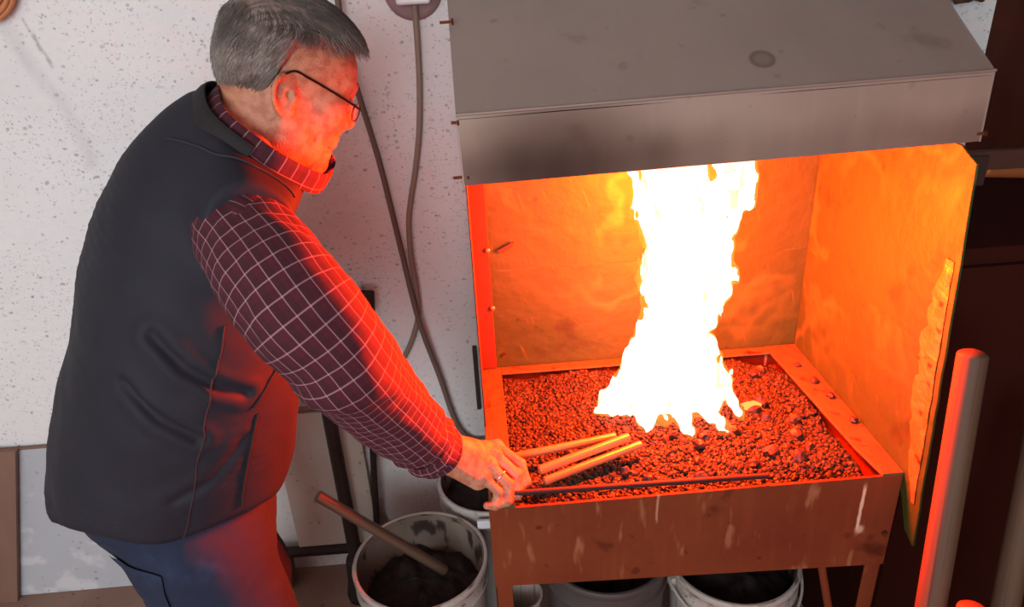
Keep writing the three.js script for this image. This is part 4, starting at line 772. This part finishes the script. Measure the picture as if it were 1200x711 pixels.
    d = smax(d, (p[0] + 0.302) * 0.69 + (p[1] - 1.432) * 0.72, 0.012);
    // arm openings
    const tf = (dot(p, TF) - 0.122) / 0.086, lowv = Math.max(0, 1.30 - p[1]) / 0.098, rad = Math.hypot(tf, lowv), tr = dot(p, TR);
    d = smax(d, Math.min(tr + 0.945, (1 - rad) * 0.085), 0.010);
    d = smax(d, Math.min(-1.262 - tr, (1 - rad) * 0.085), 0.010);
    return d;
  };
  const vest = part('vest', netsBig(vestSdf, [-0.82, 0.70, -1.38], [-0.14, 1.52, -0.72], 0.0065, null, 0.9), M.vest, man);
  part('vest_collar', ringBand([-0.305, 1.405, -1.06], cA, null, cN, 0.095, 0.089, 0.036, 0.007, 0.006, 1.75), std({ color: 0x16161a, roughness: 0.8 }), vest);
  // project points out to the vest surface for seams and pockets
  const onVest = (p, off = 0.001) => { let q = p.slice(); for (let k = 0; k < 14; k++) { const e = 0.003, d = vestSdf(q) - off, g = [0, 1, 2].map((i) => { const a = q.slice(), b = q.slice(); a[i] += e; b[i] -= e; return vestSdf(a) - vestSdf(b); }), n = Math.hypot(...g) || 1; q = q.map((x, i) => x - g[i] / n * d * 0.7); } return q; };
  const seam = (pts, r, name, m) => { const dense = []; for (let i = 0; i + 1 < pts.length; i++) for (let k = 0; k < 8; k++) dense.push(onVest([0, 1, 2].map((c) => mix(pts[i][c], pts[i + 1][c], k / 8)))); dense.push(onVest(pts[pts.length - 1])); part(name, tube(dense.map(fwd), r, dense.length * 2, 6), m, vest); };
  const seamM = std({ color: 0x26272c, roughness: 0.8 });
  seam([[-0.320, 1.215, -0.85], [-0.367, 1.125, -0.85], [-0.412, 1.017, -0.85], [-0.455, 0.90, -0.86], [-0.47, 0.87, -0.865]], 0.0014, 'side_seam', seamM);
  seam([[-0.40, 1.46, -0.97], [-0.345, 1.44, -0.955], [-0.29, 1.40, -0.95], [-0.24, 1.36, -0.97]], 0.002, 'collar_seam', seamM);
  seam([[-0.325, 1.06, -0.90], [-0.348, 1.02, -0.90], [-0.37, 0.957, -0.90], [-0.385, 0.89, -0.90]], 0.002, 'pocket_seam', std({ color: 0x1c1a1c, roughness: 0.9 }));
  seam([[-0.335, 1.075, -0.90], [-0.30, 1.10, -0.91], [-0.27, 1.126, -0.93]], 0.0022, 'pocket_opening', std({ color: 0x1c1a1c, roughness: 0.9 }));

  // ---- jeans
  const denim = tex(512, 512, (u, v) => { const n = noise3(u * 250, v * 60, 2), m = fbm(u * 6, v * 6, 4); return lerp3(lerp3(hexc(0x0f1a2e), hexc(0x1c2c48), n * 0.6 + m * 0.5), hexc(0x30435f), 0.3 * sstep(0.6, 0.8, m)); });
  denim.repeat.set(3, 3); M.denim = std({ map: denim, roughness: 0.9 });
  const jeanSdf = (p) => {
    let d = smax(S * trunk(inv(p), -0.024), p[1] - 0.82, 0.01);
    d = smin(d, ell(p, [-0.56, 0.69, -1.135], [0.115, 0.12, 0.17]), 0.05);
    d = smin(d, smin(cap(p, HipR, KnR, 0.106, 0.084), cap(p, KnR, AnR, 0.085, 0.07), 0.03), 0.04);
    d = smin(d, smin(cap(p, HipL, KnL, 0.102, 0.082), cap(p, KnL, AnL, 0.085, 0.07), 0.03), 0.04);
    return smax(d + 0.014 * (fbm(p[0] * 10, p[1] * 12, p[2] * 10, 3) - 0.5), 0.085 - p[1], 0.006);
  };
  const jeans = part('jeans', nets(jeanSdf, [-0.92, 0.06, -1.52], [-0.28, 0.86, -0.84], 0.0095), M.denim, man);
  { // back pocket
    const onJ = (p, off) => { let q = p.slice(); for (let k = 0; k < 14; k++) { const e = 0.004, d = jeanSdf(q) - off, g = [0, 1, 2].map((i) => { const a = q.slice(), b = q.slice(); a[i] += e; b[i] -= e; return jeanSdf(a) - jeanSdf(b); }), n = Math.hypot(...g) || 1; q = q.map((x, i) => x - g[i] / n * d * 0.7); } return q; };
    const grid = (off, f) => { const pos = [], idx = [], n = 14; for (let j = 0; j <= n; j++) for (let i = 0; i <= n; i++) { const u = i / n * 2 - 1, v = j / n, q = onJ([-0.63 + u * 0.055 * (1 - 0.1 * v) + v * 0.004, 0.735 - v * 0.13 + (v > 0.8 ? Math.abs(u) * 0.02 * (v - 0.8) * 5 : 0), -0.96 - u * -0.03], off); pos.push(...q); } for (let j = 0; j < n; j++) for (let i = 0; i < n; i++) { const a = j * (n + 1) + i; idx.push(a, a + n + 1, a + 1, a + 1, a + n + 1, a + n + 2); } const g = new THREE.BufferGeometry(); g.setAttribute('position', new THREE.Float32BufferAttribute(pos, 3)); g.setAttribute('uv', new THREE.Float32BufferAttribute(new Float32Array(pos.length / 3 * 2).map((_, k) => pos[(k >> 1) * 3 + (k & 1)]), 2)); g.setIndex(idx); g.computeVertexNormals(); return g; };
    part('back_pocket', grid(0.004), M.denim, jeans);
  }
  // ---- boots
  const bootM = std({ color: 0x2b211c, roughness: 0.6 });
  for (const A of [AnR, AnL]) {
    const s = (p) => { let d = smin(cap(p, [A[0], 0.13, A[2]], [A[0], 0.06, A[2]], 0.052, 0.052), cap(p, [A[0] - 0.01, 0.05, A[2]], [A[0] + 0.165, 0.042, A[2] - 0.07], 0.045, 0.042), 0.03); return smax(d, 0.004 - p[1], 0.01); };
    part('boot', nets(s, [A[0] - 0.09, -0.01, A[2] - 0.15], [A[0] + 0.25, 0.2, A[2] + 0.09], 0.008), bootM, man);
  }
  { const g = new THREE.TorusGeometry(0.0112, 0.0018, 8, 28), a = V(...fingers[2][0]), b = V(...fingers[2][1]); g.applyQuaternion(new THREE.Quaternion().setFromUnitVectors(V(0, 0, 1), b.clone().sub(a).normalize())); const c = a.lerp(b, 0.55); g.translate(c.x, c.y, c.z); part('ring', g, std({ color: 0xd8cfc0, metalness: 0.9, roughness: 0.25 }), man); }
}

renderer.render(scene, camera);
